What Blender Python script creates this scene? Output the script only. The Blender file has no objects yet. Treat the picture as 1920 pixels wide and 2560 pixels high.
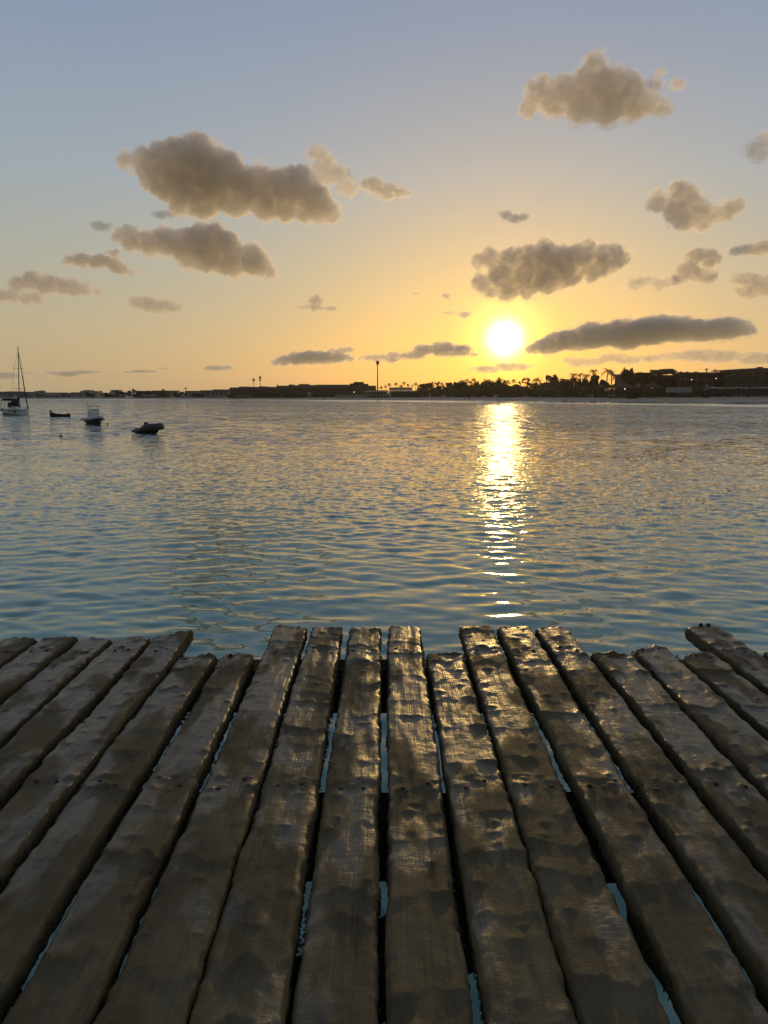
import bpy, bmesh, math, random
import numpy as np
from mathutils import Vector, Matrix, Euler

S = bpy.context.scene
COL = S.collection
R = math.radians
rnd = random.Random(7)
RS = np.random.RandomState(11)

# ------------------------------------------------------------------ camera
FOC = 1934.0                      # focal length in pixels of a 1920x2560 frame
HORIZ = 981.0
PITCH = math.atan((1280 - HORIZ) / FOC)
DECK = 3.0                        # deck top above the water
EYE = DECK + 1.5
cd = bpy.data.cameras.new('camera'); cam = bpy.data.objects.new('camera', cd); COL.objects.link(cam)
cd.sensor_fit = 'VERTICAL'; cd.sensor_height = 36; cd.sensor_width = 27
cd.lens = FOC / 2560 * 36
cd.clip_start = 0.05; cd.clip_end = 60000
cam.location = (0, 0, EYE); cam.rotation_euler = (R(90) - PITCH, 0, 0)
S.camera = cam
CP, SP = math.cos(PITCH), math.sin(PITCH)

def ray(u, v):
    x = (u - 960) / FOC; z = -(v - 1280) / FOC
    return Vector((x, CP + z * SP, -SP + z * CP))
def at(u, v, d):                  # the point at forward distance d seen at (u, v)
    r = ray(u, v); return Vector((0, 0, EYE)) + r * (d / r.y)
def ppm(d): return FOC * 1.012 / d  # pixels per metre near the horizon

# ------------------------------------------------------------------ sun, sky, exposure
SUND = ray(1262, 846).normalized()
SUN_EL = math.asin(SUND.z); SUN_AZ = math.atan2(SUND.x, SUND.y)
sl = bpy.data.lights.new('sun', 'SUN'); sl.energy = 0.55; sl.angle = R(1.6); sl.color = (1.0, 0.62, 0.20)
so = bpy.data.objects.new('sun', sl); COL.objects.link(so)
so.rotation_euler = (-SUND).to_track_quat('-Z', 'Y').to_euler()

W = bpy.data.worlds.new('World'); S.world = W; W.use_nodes = True
nt = W.node_tree; nt.nodes.clear()
class NB:
    def __init__(s, nt): s.nt = nt
    def n(s, t, **k):
        o = s.nt.nodes.new(t)
        for a, b in k.items(): setattr(o, a, b)
        return o
    def put(s, sock, v):
        if isinstance(v, (int, float)): sock.default_value = v
        elif isinstance(v, (tuple, list)):
            v = tuple(v); sock.default_value = v if len(v) == len(sock.default_value) else v + (1,)
        else: s.nt.links.new(v, sock)
    def m(s, op, a, b=0.0, c=0.0):
        o = s.n('ShaderNodeMath', operation=op)
        for i, v in enumerate((a, b, c)): s.put(o.inputs[i], v)
        return o.outputs[0]
    def vm(s, op, a, b=(0, 0, 0), out=0):
        o = s.n('ShaderNodeVectorMath', operation=op); s.put(o.inputs[0], a)
        if op == 'SCALE': s.put(o.inputs[3], b)
        else: s.put(o.inputs[1], b)
        return o.outputs[out]
    def ramp(s, f, stops, interp='LINEAR'):
        o = s.n('ShaderNodeValToRGB'); s.put(o.inputs[0], f); e = o.color_ramp; e.interpolation = interp
        while len(e.elements) < len(stops): e.elements.new(0.5)
        for el, (p, c) in zip(e.elements, stops):
            el.position = p; el.color = tuple(c) + (1,) if len(c) == 3 else c
        return o.outputs[0]
    def mix(s, f, a, b, bt='MIX'):
        o = s.n('ShaderNodeMix', data_type='RGBA', blend_type=bt)
        s.put(o.inputs[0], f); s.put(o.inputs[6], a); s.put(o.inputs[7], b); return o.outputs[2]
    def noise(s, vec, scale, detail=3, rough=.5, out=0):
        o = s.n('ShaderNodeTexNoise'); s.put(o.inputs['Vector'], vec); s.put(o.inputs['Scale'], scale)
        s.put(o.inputs['Detail'], detail); s.put(o.inputs['Roughness'], rough); return o.outputs[out]
    def mapr(s, v, a, b, c=0., d=1.):
        o = s.n('ShaderNodeMapRange'); o.interpolation_type = 'SMOOTHSTEP'
        for i, q in enumerate((v, a, b, c, d)): s.put(o.inputs[i], q)
        return o.outputs[0]
b = NB(nt)
dirn = b.n('ShaderNodeTexCoord').outputs['Generated']
sep = b.n('ShaderNodeSeparateXYZ'); nt.links.new(dirn, sep.inputs[0])
elev = b.m('MULTIPLY', b.m('ARCSINE', sep.outputs[2]), 180 / math.pi / 90)        # 0..1 for 0..90 deg
base = b.ramp(elev, [(0.0, (.36, .30, .185)), (.045, (.355, .312, .215)), (.10, (.31, .315, .275)), (.16, (.26, .305, .35)),
                     (.26, (.195, .25, .355)), (.50, (.12, .152, .205)), (1.0, (.05, .068, .10))])
cosT = b.vm('DOT_PRODUCT', dirn, tuple(SUND), out=1)
theta = b.m('MULTIPLY', b.m('ARCCOSINE', b.m('MINIMUM', cosT, 1.0)), 180 / math.pi)  # degrees from the sun
def fall(sc, pw=1.0):
    return b.m('EXPONENT', b.m('MULTIPLY', b.m('POWER', b.m('DIVIDE', theta, sc), pw), -1.0))
def tint(f, c): return b.vm('SCALE', c, f)
back = b.m('MULTIPLY', b.mapr(cosT, -0.9, .75, .55, 1.0), 1.0)                     # dimmer away from the sun
base = b.vm('SCALE', base, back)
glow = b.vm('ADD', tint(fall(15, 2), (.015, -.012, -.075)), tint(fall(2.5, 2), (.35, .36, .0)))
disc = b.vm('ADD', tint(fall(.80, 1.75), (9, 8, 4.0)), tint(fall(1.9, 2.0), (.6, .5, .12)))
skyt = b.n('ShaderNodeTexSky', sky_type='NISHITA', sun_disc=False, sun_elevation=SUN_EL, sun_rotation=SUN_AZ,
           air_density=1.2, dust_density=1.5, ozone_density=1.0)
nis = b.vm('SCALE', skyt.outputs[0], .4)
rest = b.vm('SCALE', b.vm('ADD', b.vm('ADD', base, glow), disc), 20.0)
sky_c = b.vm('MAXIMUM', b.vm('ADD', nis, rest), (0, 0, 0))
bg = b.n('ShaderNodeBackground'); b.put(bg.inputs[0], sky_c); bg.inputs[1].default_value = 0.05
wo = b.n('ShaderNodeOutputWorld'); nt.links.new(bg.outputs[0], wo.inputs[0])
W.cycles.sampling_method = 'MANUAL'; W.cycles.sample_map_resolution = 2048

vs = S.view_settings; vs.view_transform = 'Standard'; vs.look = 'None'; vs.exposure = 0.14; vs.gamma = 1
vs.use_curve_mapping = False
cy = S.cycles
cy.use_denoising = True; cy.max_bounces = 10; cy.diffuse_bounces = 2; cy.glossy_bounces = 3; cy.transmission_bounces = 2
cy.transparent_max_bounces = 8; cy.volume_bounces = 8; cy.sample_clamp_indirect = 4; cy.sample_clamp_direct = 30
cy.volume_step_rate = 1.0; cy.volume_max_steps = 256

# ------------------------------------------------------------------ helpers
def tag(o, label=None, cat=None, group=None, kind=None):
    if label: o['label'] = label
    if cat: o['category'] = cat
    if group: o['group'] = group
    if kind: o['kind'] = kind
    return o
def link(name, me, parent=None, mat=None):
    o = bpy.data.objects.new(name, me); COL.objects.link(o)
    if parent: o.parent = parent
    if mat and me and not me.materials: me.materials.append(mat)
    return o
def empty(name, loc, rz=0.0, label=None, cat=None, group=None):
    o = bpy.data.objects.new(name, None); COL.objects.link(o); o.empty_display_size = .2
    o.location = loc; o.rotation_euler = (0, 0, rz); return tag(o, label, cat, group)
def mesh_np(name, V, F, smooth=True):
    """V (n,3), F (m,k) with equal k - fast build"""
    V = np.asarray(V, np.float32); F = np.asarray(F, np.int32)
    me = bpy.data.meshes.new(name); me.vertices.add(len(V)); me.vertices.foreach_set('co', V.ravel())
    k = F.shape[1]; me.loops.add(F.size); me.loops.foreach_set('vertex_index', F.ravel())
    me.polygons.add(len(F)); me.polygons.foreach_set('loop_start', np.arange(0, F.size, k, dtype=np.int32))
    me.polygons.foreach_set('use_smooth', np.full(len(F), smooth)); me.update(calc_edges=True); me.validate()
    return me
class MB:
    def __init__(s): s.v = []; s.f = []
    def add(s, vs, fs):
        n = len(s.v); s.v += [tuple(q) for q in vs]; s.f += [tuple(i + n for i in f) for f in fs]
    def box(s, c, d, rz=0, taper=1.0):
        cx, cy_, cz = c; x, y, z = d[0] / 2, d[1] / 2, d[2] / 2; ca, sa = math.cos(rz), math.sin(rz); P = []
        for k, zz in ((1, -z), (taper, z)):
            for px, py in ((-x, -y), (x, -y), (x, y), (-x, y)):
                P.append((cx + (px * ca - py * sa) * k, cy_ + (px * sa + py * ca) * k, cz + zz))
        s.add(P, [(3, 2, 1, 0), (4, 5, 6, 7), (0, 1, 5, 4), (1, 2, 6, 5), (2, 3, 7, 6), (3, 0, 4, 7)])
    def path(s, pts, rad, n=7):
        pts = [Vector(p) for p in pts]; rad = rad if isinstance(rad, (list, tuple)) else [rad] * len(pts); P = []
        for i, p in enumerate(pts):
            t = (pts[min(i + 1, len(pts) - 1)] - pts[max(i - 1, 0)]).normalized()
            a = t.orthogonal().normalized() if abs(t.z) > .95 else Vector((0, 0, 1)).cross(t).normalized(); c = t.cross(a)
            for k in range(n):
                an = 2 * math.pi * k / n; P.append(p + (a * math.cos(an) + c * math.sin(an)) * rad[i])
        F = [(i * n + k, i * n + (k + 1) % n, (i + 1) * n + (k + 1) % n, (i + 1) * n + k) for i in range(len(pts) - 1) for k in range(n)]
        F += [tuple(range(n - 1, -1, -1)), tuple((len(pts) - 1) * n + k for k in range(n))]
        s.add(P, F)
    def loft(s, secs, caps=True, close=False):
        n = len(secs[0]); P = [p for q in secs for p in q]; F = []
        for i in range(len(secs) - 1):
            for k in range(n if close else n - 1):
                F.append((i * n + k, i * n + (k + 1) % n, (i + 1) * n + (k + 1) % n, (i + 1) * n + k))
        if caps: F += [tuple(range(n - 1, -1, -1)), tuple((len(secs) - 1) * n + k for k in range(n))]
        s.add(P, F)
    def lathe(s, c, prof, n=12):
        s.loft([[(c[0] + r * math.cos(2 * math.pi * k / n), c[1] + r * math.sin(2 * math.pi * k / n), c[2] + z) for k in range(n)] for r, z in prof], True, True)
    def mesh(s, name, smooth=False):
        me = bpy.data.meshes.new(name); me.from_pydata(s.v, [], s.f)
        if smooth:
            for p in me.polygons: p.use_smooth = True
        bm = bmesh.new(); bm.from_mesh(me); bmesh.ops.recalc_face_normals(bm, faces=bm.faces); bm.to_mesh(me); bm.free()
        return me
    def build(s, name, mat, parent=None, smooth=False): return link(name, s.mesh(name, smooth), parent, mat)

def vnoise(x, y, seed=0):
    xi = np.floor(x).astype(np.int64); yi = np.floor(y).astype(np.int64); fx = x - xi; fy = y - yi
    fx = fx * fx * fx * (fx * (fx * 6 - 15) + 10); fy = fy * fy * fy * (fy * (fy * 6 - 15) + 10)
    def h(a, c):
        n = (a * 374761393 + c * 668265263 + seed * 1442695041) & 0xffffffff
        n = ((n ^ (n >> 13)) * 1274126177) & 0xffffffff
        n = ((n ^ (n >> 16)) * 2246822519) & 0xffffffff
        return ((n ^ (n >> 15)) & 0xffffff) / 8388607.5 - 1.0
    return (h(xi, yi) * (1 - fx) + h(xi + 1, yi) * fx) * (1 - fy) + (h(xi, yi + 1) * (1 - fx) + h(xi + 1, yi + 1) * fx) * fy
def fbm(x, y, seed=0, o=4, g=.5):
    t = 0; a = 1.0
    for i in range(o): t = t + a * vnoise(x * 2 ** i, y * 2 ** i, seed + i * 17); a *= g
    return t
def sstep(x, a, b_):
    t = np.clip((x - a) / (b_ - a), 0, 1); return t * t * (3 - 2 * t)

def material(name, col, rough=.6, spec=.5, var=.25, scale=4.0, bump=0.0, metal=0.0, ior=1.45, emit=None, coord='Object'):
    m = bpy.data.materials.new(name); m.use_nodes = True; t = m.node_tree; q = NB(t); p = t.nodes['Principled BSDF']
    tc = q.n('ShaderNodeTexCoord').outputs[coord]
    nz = q.noise(tc, scale, 4, .6)
    c1 = tuple(c * (1 - var) for c in col); c2 = tuple(min(1, c * (1 + var)) for c in col)
    q.put(p.inputs['Base Color'], q.ramp(nz, [(.3, c1), (.7, c2)]))
    p.inputs['Roughness'].default_value = rough; p.inputs['Metallic'].default_value = metal
    p.inputs['Specular IOR Level'].default_value = spec; p.inputs['IOR'].default_value = ior
    if bump:
        bn = q.n('ShaderNodeBump'); bn.inputs['Strength'].default_value = bump; bn.inputs['Distance'].default_value = .05
        q.put(bn.inputs['Height'], q.noise(tc, scale * 6, 4)); t.links.new(bn.outputs[0], p.inputs['Normal'])
    if emit: p.inputs['Emission Color'].default_value = tuple(emit[:3]) + (1,); p.inputs['Emission Strength'].default_value = emit[3]
    return m

# ------------------------------------------------------------------ ground and shoreline
SHX = [-1200, -244, -61, 49, 120, 166, 230, 330, 1200]
SHY = [620, 494, 458, 396, 362, 335, 285, 180, 150]
def shore(X): return np.interp(X, SHX, SHY)
def plateau(X): return np.interp(X, [-250, -120, 0, 160], [.7, .9, 1.7, 2.4])
def gz(X, Y):
    X = np.asarray(X, float); Y = np.asarray(Y, float)
    s = Y - shore(X); p = plateau(X)
    z = np.where(s < 0, np.maximum(s * .02, -1.6), p * (1 - np.exp(-np.maximum(s, 0) * .055 / p * 1.1)))
    return z + sstep(s, 220, 600) * 3.2
def gzf(X, Y): return float(gz(X, Y))

sand = bpy.data.materials.new('sand'); sand.use_nodes = True
q = NB(sand.node_tree); p = sand.node_tree.nodes['Principled BSDF']
gp = q.n('ShaderNodeNewGeometry').outputs['Position']
zz = q.n('ShaderNodeSeparateXYZ'); sand.node_tree.links.new(gp, zz.inputs[0])
wet = q.mapr(q.m('ADD', zz.outputs[2], q.m('MULTIPLY', q.noise(gp, .05, 3), .3)), .2, .55, 1, 0)
dry = q.ramp(q.noise(gp, .35, 6, .6), [(.3, (.42, .33, .23)), (.7, (.55, .44, .31))])
q.put(p.inputs['Base Color'], q.mix(wet, dry, (.24, .185, .125)))
q.put(p.inputs['Roughness'], q.mapr(wet, 0, 1, .9, .25))
bn = q.n('ShaderNodeBump'); bn.inputs['Strength'].default_value = .6; bn.inputs['Distance'].default_value = .3
q.put(bn.inputs['Height'], q.noise(gp, .6, 5)); sand.node_tree.links.new(bn.outputs[0], p.inputs['Normal'])

xs = np.linspace(-900, 900, 181); ss = np.concatenate([np.linspace(-120, 0, 13), np.linspace(2, 100, 50), np.linspace(120, 900, 30)])
XX, SS = np.meshgrid(xs, ss); YY = SS + shore(XX) + 2.0 * vnoise(XX / 18, SS * 0 + 3, 5) * np.exp(-np.abs(SS) / 30)
ZZ = gz(XX, YY) + .12 * fbm(XX / 9, YY / 9, 3, 3) * sstep(SS, 15, 40)
ny, nx = XX.shape; idx = np.arange(nx * ny).reshape(ny, nx)
F = np.stack([idx[:-1, :-1], idx[:-1, 1:], idx[1:, 1:], idx[1:, :-1]], -1).reshape(-1, 4)
tag(link('beach', mesh_np('beach', np.stack([XX, YY, ZZ], -1).reshape(-1, 3), F), None, sand), kind='structure')
# sea bed under everything
mb = MB(); mb.box((0, 300, -2.0), (1860, 1700, .3)); tag(mb.build('seabed', sand), kind='structure')

# ------------------------------------------------------------------ sea
rr = np.concatenate([np.linspace(.05, 9, 70)[:-1], 1 / np.linspace(1 / 9, 1 / 42, 520)[:-1],
                     np.geomspace(42, 520, 360)[:-1], np.geomspace(520, 900, 12)])
ang = np.concatenate([np.linspace(-180, -38, 40)[:-1], np.linspace(-38, 38, 580)[:-1], np.linspace(38, 180, 40)]) * math.pi / 180
RR, AA = np.meshgrid(rr, ang, indexing='ij')
X = RR * np.sin(AA); Y = RR * np.cos(AA); Z = np.zeros_like(X)
dr = np.gradient(rr)[:, None]
far_ = sstep(RR + 6 * vnoise(X / 9, Y / 9, 2) + 0.03 * X, 20, 46)
calm = sstep(vnoise(X / 14, Y / 10, 8) + .5 * vnoise(X / 5, Y / 4, 9), -.7, .5)
NW = 72
for i in range(NW):
    lam = .30 * (4.5 / .30) ** (i / (NW - 1)) * RS.uniform(.9, 1.1)
    th = R(-97) + RS.normal(0, .55 if lam < 1.5 else .35)
    k = 2 * math.pi / lam; kx, ky = math.cos(th) * k, math.sin(th) * k
    ak = .024 * math.exp(-(math.log(lam / .62) / .75) ** 2) + .003
    amp = ak / k
    res = np.clip(lam / (dr * 2.4) - .7, 0, 1)
    loc = (.85 + .55 * far_) if lam > .75 else (.30 + .35 * calm + 1.5 * far_)
    ph = RS.uniform(0, 6.28)
    Z += amp * res * loc * np.sin(kx * X + ky * Y + ph + .9 * vnoise(X / (lam * 4), Y / (lam * 4), i))
Z += .012 * far_ * np.sin(X * .16 + Y * .6 + 2 * vnoise(X / 60, Y / 60, 4)) * np.clip(10 / (dr * 3) - .6, 0, 1)
SWX = [-260, -120, -60, 0, 49, 100, 166, 330]; SWW = [7, 12, 26, 40, 52, 98, 140, 70]      # how far the swash reaches out
Z *= 1 - sstep(Y - shore(X) + np.interp(X, SWX, SWW), -30, -4) * .92
n0, n1 = X.shape; idx = np.arange(n0 * n1).reshape(n0, n1)
F = np.stack([idx[:-1, :-1], idx[1:, :-1], idx[1:, 1:], idx[:-1, 1:]], -1).reshape(-1, 4)
sea = bpy.data.materials.new('sea_water'); sea.use_nodes = True
q = NB(sea.node_tree); p = sea.node_tree.nodes['Principled BSDF']
gp = q.n('ShaderNodeNewGeometry').outputs['Position']
sp = q.n('ShaderNodeSeparateXYZ'); sea.node_tree.links.new(gp, sp.inputs[0])
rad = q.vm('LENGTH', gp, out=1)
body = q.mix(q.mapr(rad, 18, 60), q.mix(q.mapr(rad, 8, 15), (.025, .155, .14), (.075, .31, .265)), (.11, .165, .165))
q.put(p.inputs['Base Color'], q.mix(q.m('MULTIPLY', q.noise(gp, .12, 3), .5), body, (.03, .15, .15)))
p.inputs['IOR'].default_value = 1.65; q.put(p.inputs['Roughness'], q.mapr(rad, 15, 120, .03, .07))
gust = q.mapr(q.noise(q.vm('MULTIPLY', gp, (.02, .05, 1)), 1.0, 3), .3, .7, .6, 1.3)
def chop(vec, sc, det, amt):                       # small waves too fine for the mesh: they tilt the normal
    cn = q.noise(vec, sc, det, .62, 1)
    return q.vm('SCALE', q.vm('MULTIPLY', q.vm('SUBTRACT', cn, (.5, .5, .5)), (1.25, 1.4, 0)), amt)
vst = q.vm('MULTIPLY', gp, (1.0, 1.7, 1.0))
n1 = chop(vst, .75, 5, q.m('MULTIPLY', q.mapr(rad, 28, 110, 0, 1.35), gust))
n3 = chop(q.vm('MULTIPLY', gp, (.45, .16, 1.0)), 1.0, 2, q.mapr(rad, 40, 130, 0, .6))
n2 = chop(q.vm('MULTIPLY', gp, (1.0, 1.5, 1.0)), 3.0, 3, q.m('MULTIPLY', q.mapr(rad, 17, 40, .05, .75), gust))
lean = q.vm('SCALE', (0.0, -.075, 0.0), q.mapr(rad, 35, 140, 0, 1))      # far off one sees mostly the near faces of the waves
n2 = q.vm('ADD', n2, lean)
nrm = q.vm('NORMALIZE', q.vm('ADD', q.n('ShaderNodeNewGeometry').outputs['Normal'], q.vm('ADD', n3, q.vm('ADD', n1, n2))))
q.put(p.inputs['Normal'], nrm)
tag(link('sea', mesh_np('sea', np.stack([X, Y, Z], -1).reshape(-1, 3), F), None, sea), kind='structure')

# thin swash running up the sand: a smooth film of water with foam at its edge
wash = bpy.data.materials.new('swash_film'); wash.use_nodes = True
q = NB(wash.node_tree); p = wash.node_tree.nodes['Principled BSDF']
gp = q.n('ShaderNodeNewGeometry').outputs['Position']
fo = q.mapr(q.noise(q.vm('MULTIPLY', gp, (.06, .22, 1)), 1.0, 5, .65), .50, .66)
q.put(p.inputs['Base Color'], q.mix(fo, (.62, .57, .50), (.88, .86, .82)))
q.put(p.inputs['Roughness'], q.mapr(fo, 0, 1, .05, .4)); p.inputs['IOR'].default_value = 2.6
cn = q.noise(q.vm('MULTIPLY', gp, (.3, .9, 1)), 1, 4, .6, 1)
q.put(p.inputs['Normal'], q.vm('NORMALIZE', q.vm('ADD', q.n('ShaderNodeNewGeometry').outputs['Normal'], q.vm('MULTIPLY', q.vm('SUBTRACT', cn, (.5, 1.05, .5)), (.06, .11, 0)))))
xs = np.linspace(-260, 330, 400); t = np.linspace(0, 1, 14)
wid = np.interp(xs, SWX, SWW)
wid = wid * (1 + .22 * fbm(xs / 25, xs * 0, 31, 3))
XX, TT = np.meshgrid(xs, t); up = 4 + 1.5 * vnoise(xs / 12, xs * 0, 77)
YY = shore(XX) + up[None] - TT * (wid + up)[None]
ZZ = np.maximum(.06, gz(XX, YY) + .045) + .10 * np.exp(-((TT - .93) / .05) ** 2)
ZZ[-1] = -.12
idx = np.arange(XX.size).reshape(XX.shape)
F = np.stack([idx[:-1, :-1], idx[1:, :-1], idx[1:, 1:], idx[:-1, 1:]], -1).reshape(-1, 4)
tag(link('swash', mesh_np('swash', np.stack([XX, YY, ZZ], -1).reshape(-1, 3), F), None, wash), kind='structure')

# ------------------------------------------------------------------ the pier
wood = bpy.data.materials.new('worn_wet_wood'); wood.use_nodes = True
q = NB(wood.node_tree); p = wood.node_tree.nodes['Principled BSDF']
oc = q.n('ShaderNodeTexCoord').outputs['Object']; oi = q.n('ShaderNodeObjectInfo').outputs['Random']
oc = q.vm('ADD', oc, q.vm('SCALE', (37.0, 91.0, 13.0), oi))
grain = q.noise(q.vm('MULTIPLY', oc, (95, 2.2, 20)), 1, 5, .62)
blot = q.noise(q.vm('MULTIPLY', oc, (7, 2.6, 4)), 1, 5, .6)
wetn = q.noise(q.vm('MULTIPLY', oc, (5, 2.0, 3)), 1, 4, .55)
wy = q.n('ShaderNodeSeparateXYZ'); wood.node_tree.links.new(q.n('ShaderNodeTexCoord').outputs['Object'], wy.inputs[0])   # the seaward end is wetter
wetp = q.mapr(q.m('ADD', wetn, q.mapr(wy.outputs[1], .5, 3.4, -.11, .03)), .385, .56)
moss = q.mapr(q.noise(q.vm('MULTIPLY', oc, (9, 4, 5)), 1, 6, .65), .48, .66)
c = q.ramp(blot, [(.28, (.094, .066, .035)), (.5, (.156, .115, .062)), (.72, (.225, .172, .098))])
c = q.mix(q.m('MULTIPLY', moss, .45), c, (.135, .108, .050))
c = q.mix(q.m('MULTIPLY', wetp, .30), c, (.105, .083, .056))
c = q.mix(q.mapr(grain, .5, .75, 0, .35), c, (.025, .019, .013))
spk = q.mapr(q.noise(oc, 210, 2), .70, .78)
c = q.mix(q.m('MULTIPLY', spk, .5), c, (.20, .17, .12))
q.put(p.inputs['Base Color'], c)
nz_ = q.n('ShaderNodeSeparateXYZ'); wood.node_tree.links.new(q.n('ShaderNodeNewGeometry').outputs['Normal'], nz_.inputs[0])
flat_ = q.mapr(nz_.outputs[2], .72, .97)
q.put(p.inputs['Roughness'], q.m('ADD', q.mapr(wetp, 0, 1, .52, .25), q.m('MULTIPLY', grain, .10)))
dif = q.n('ShaderNodeBsdfDiffuse'); q.put(dif.inputs[0], c); dif.inputs[1].default_value = .6
mxs = q.n('ShaderNodeMixShader'); q.put(mxs.inputs[0], q.m('MULTIPLY', flat_, q.mapr(wetp, 0, 1, .32, .84)))
wood.node_tree.links.new(dif.outputs[0], mxs.inputs[1]); wood.node_tree.links.new(p.outputs[0], mxs.inputs[2])
wood.node_tree.links.new(mxs.outputs[0], wood.node_tree.nodes['Material Output'].inputs[0])
fine = q.noise(oc, 130, 4, .7)
hgt = q.m('ADD', q.m('MULTIPLY', grain, .0030), q.m('ADD', q.m('MULTIPLY', fine, q.mapr(wetp, 0, 1, .0028, .0010)), q.m('ADD', q.m('MULTIPLY', blot, .004), q.m('MULTIPLY', q.noise(q.vm('MULTIPLY', oc, (6, 13, 6)), 1, 4, .6), .0060))))
bn = q.n('ShaderNodeBump'); bn.inputs['Strength'].default_value = 1.0; bn.inputs['Distance'].default_value = 1.0
q.put(bn.inputs['Height'], hgt); wood.node_tree.links.new(bn.outputs[0], p.inputs['Normal']); wood.node_tree.links.new(bn.outputs[0], dif.inputs['Normal'])
fibre = material('wood_fibre', (.075, .055, .030), .85, .2, .5, 30)
rust = material('rusted_iron', (.045, .022, .012), .75, .4, .4, 80)
tarred = material('dark_tarred_timber', (.018, .014, .010), .75, .3, .5, 6, .5)
weedm = material('dry_weed', (.10, .075, .025), .9, .1, .5, 60)

pier = empty('wooden_pier', (0, 0, DECK), 0, 'weathered pier deck of lumpy worn planks with gaps over teal water', 'pier')
# left edge, right edge (at three metres out), slopes, tip at the left and right corner
PL = {-3: (-3.07, -2.87, 0, 0, 4.66, 4.6), -2: (-2.83, -2.63, 0, 0, 4.62, 4.66), -1: (-2.59, -2.39, 0, 0, 4.6, 4.62), 0: (-2.352, -2.16, .004, .01, 4.60, 4.62),
      1: (-2.104, -1.925, .004, .012, 4.63, 4.64), 2: (-1.874, -1.680, -.004, -.006, 4.64, 4.63), 3: (-1.635, -1.445, -.006, .002, 4.63, 4.62),
      4: (-1.394, -1.212, -.004, .004, 4.56, 4.72), 5: (-1.175, -.975, -.006, .002, 4.28, 4.34), 6: (-.925, -.738, -.004, -.010, 4.33, 4.32),
      7: (-.698, -.491, -.001, -.008, 4.88, 4.86), 8: (-.464, -.258, .002, -.008, 4.85, 4.86), 9: (-.220, -.024, .001, -.001, 4.82, 4.86),
      10: (.021, .218, .007, .006, 4.87, 4.88), 11: (.251, .462, .001, -.004, 4.34, 4.36), 12: (.484, .689, .006, .0, 4.84, 4.89),
      13: (.745, .942, -.005, .001, 4.85, 4.86), 14: (.992, 1.187, -.006, -.008, 4.84, 4.86), 15: (1.232, 1.430, -.014, .010, 4.36, 4.34),
      16: (1.470, 1.680, .004, -.006, 4.40, 4.46), 17: (1.748, 1.935, -.03, -.004, 4.32, 4.40), 18: (2.0, 2.170, -.022, .006, 4.86, 4.92),
      19: (2.215, 2.405, 0, 0, 4.36, 4.34), 20: (2.45, 2.65, 0, 0, 4.6, 4.55), 21: (2.69, 2.89, 0, 0, 4.8, 4.8), 22: (2.93, 3.13, 0, 0, 4.4, 4.5)}
TH = .082
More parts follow.
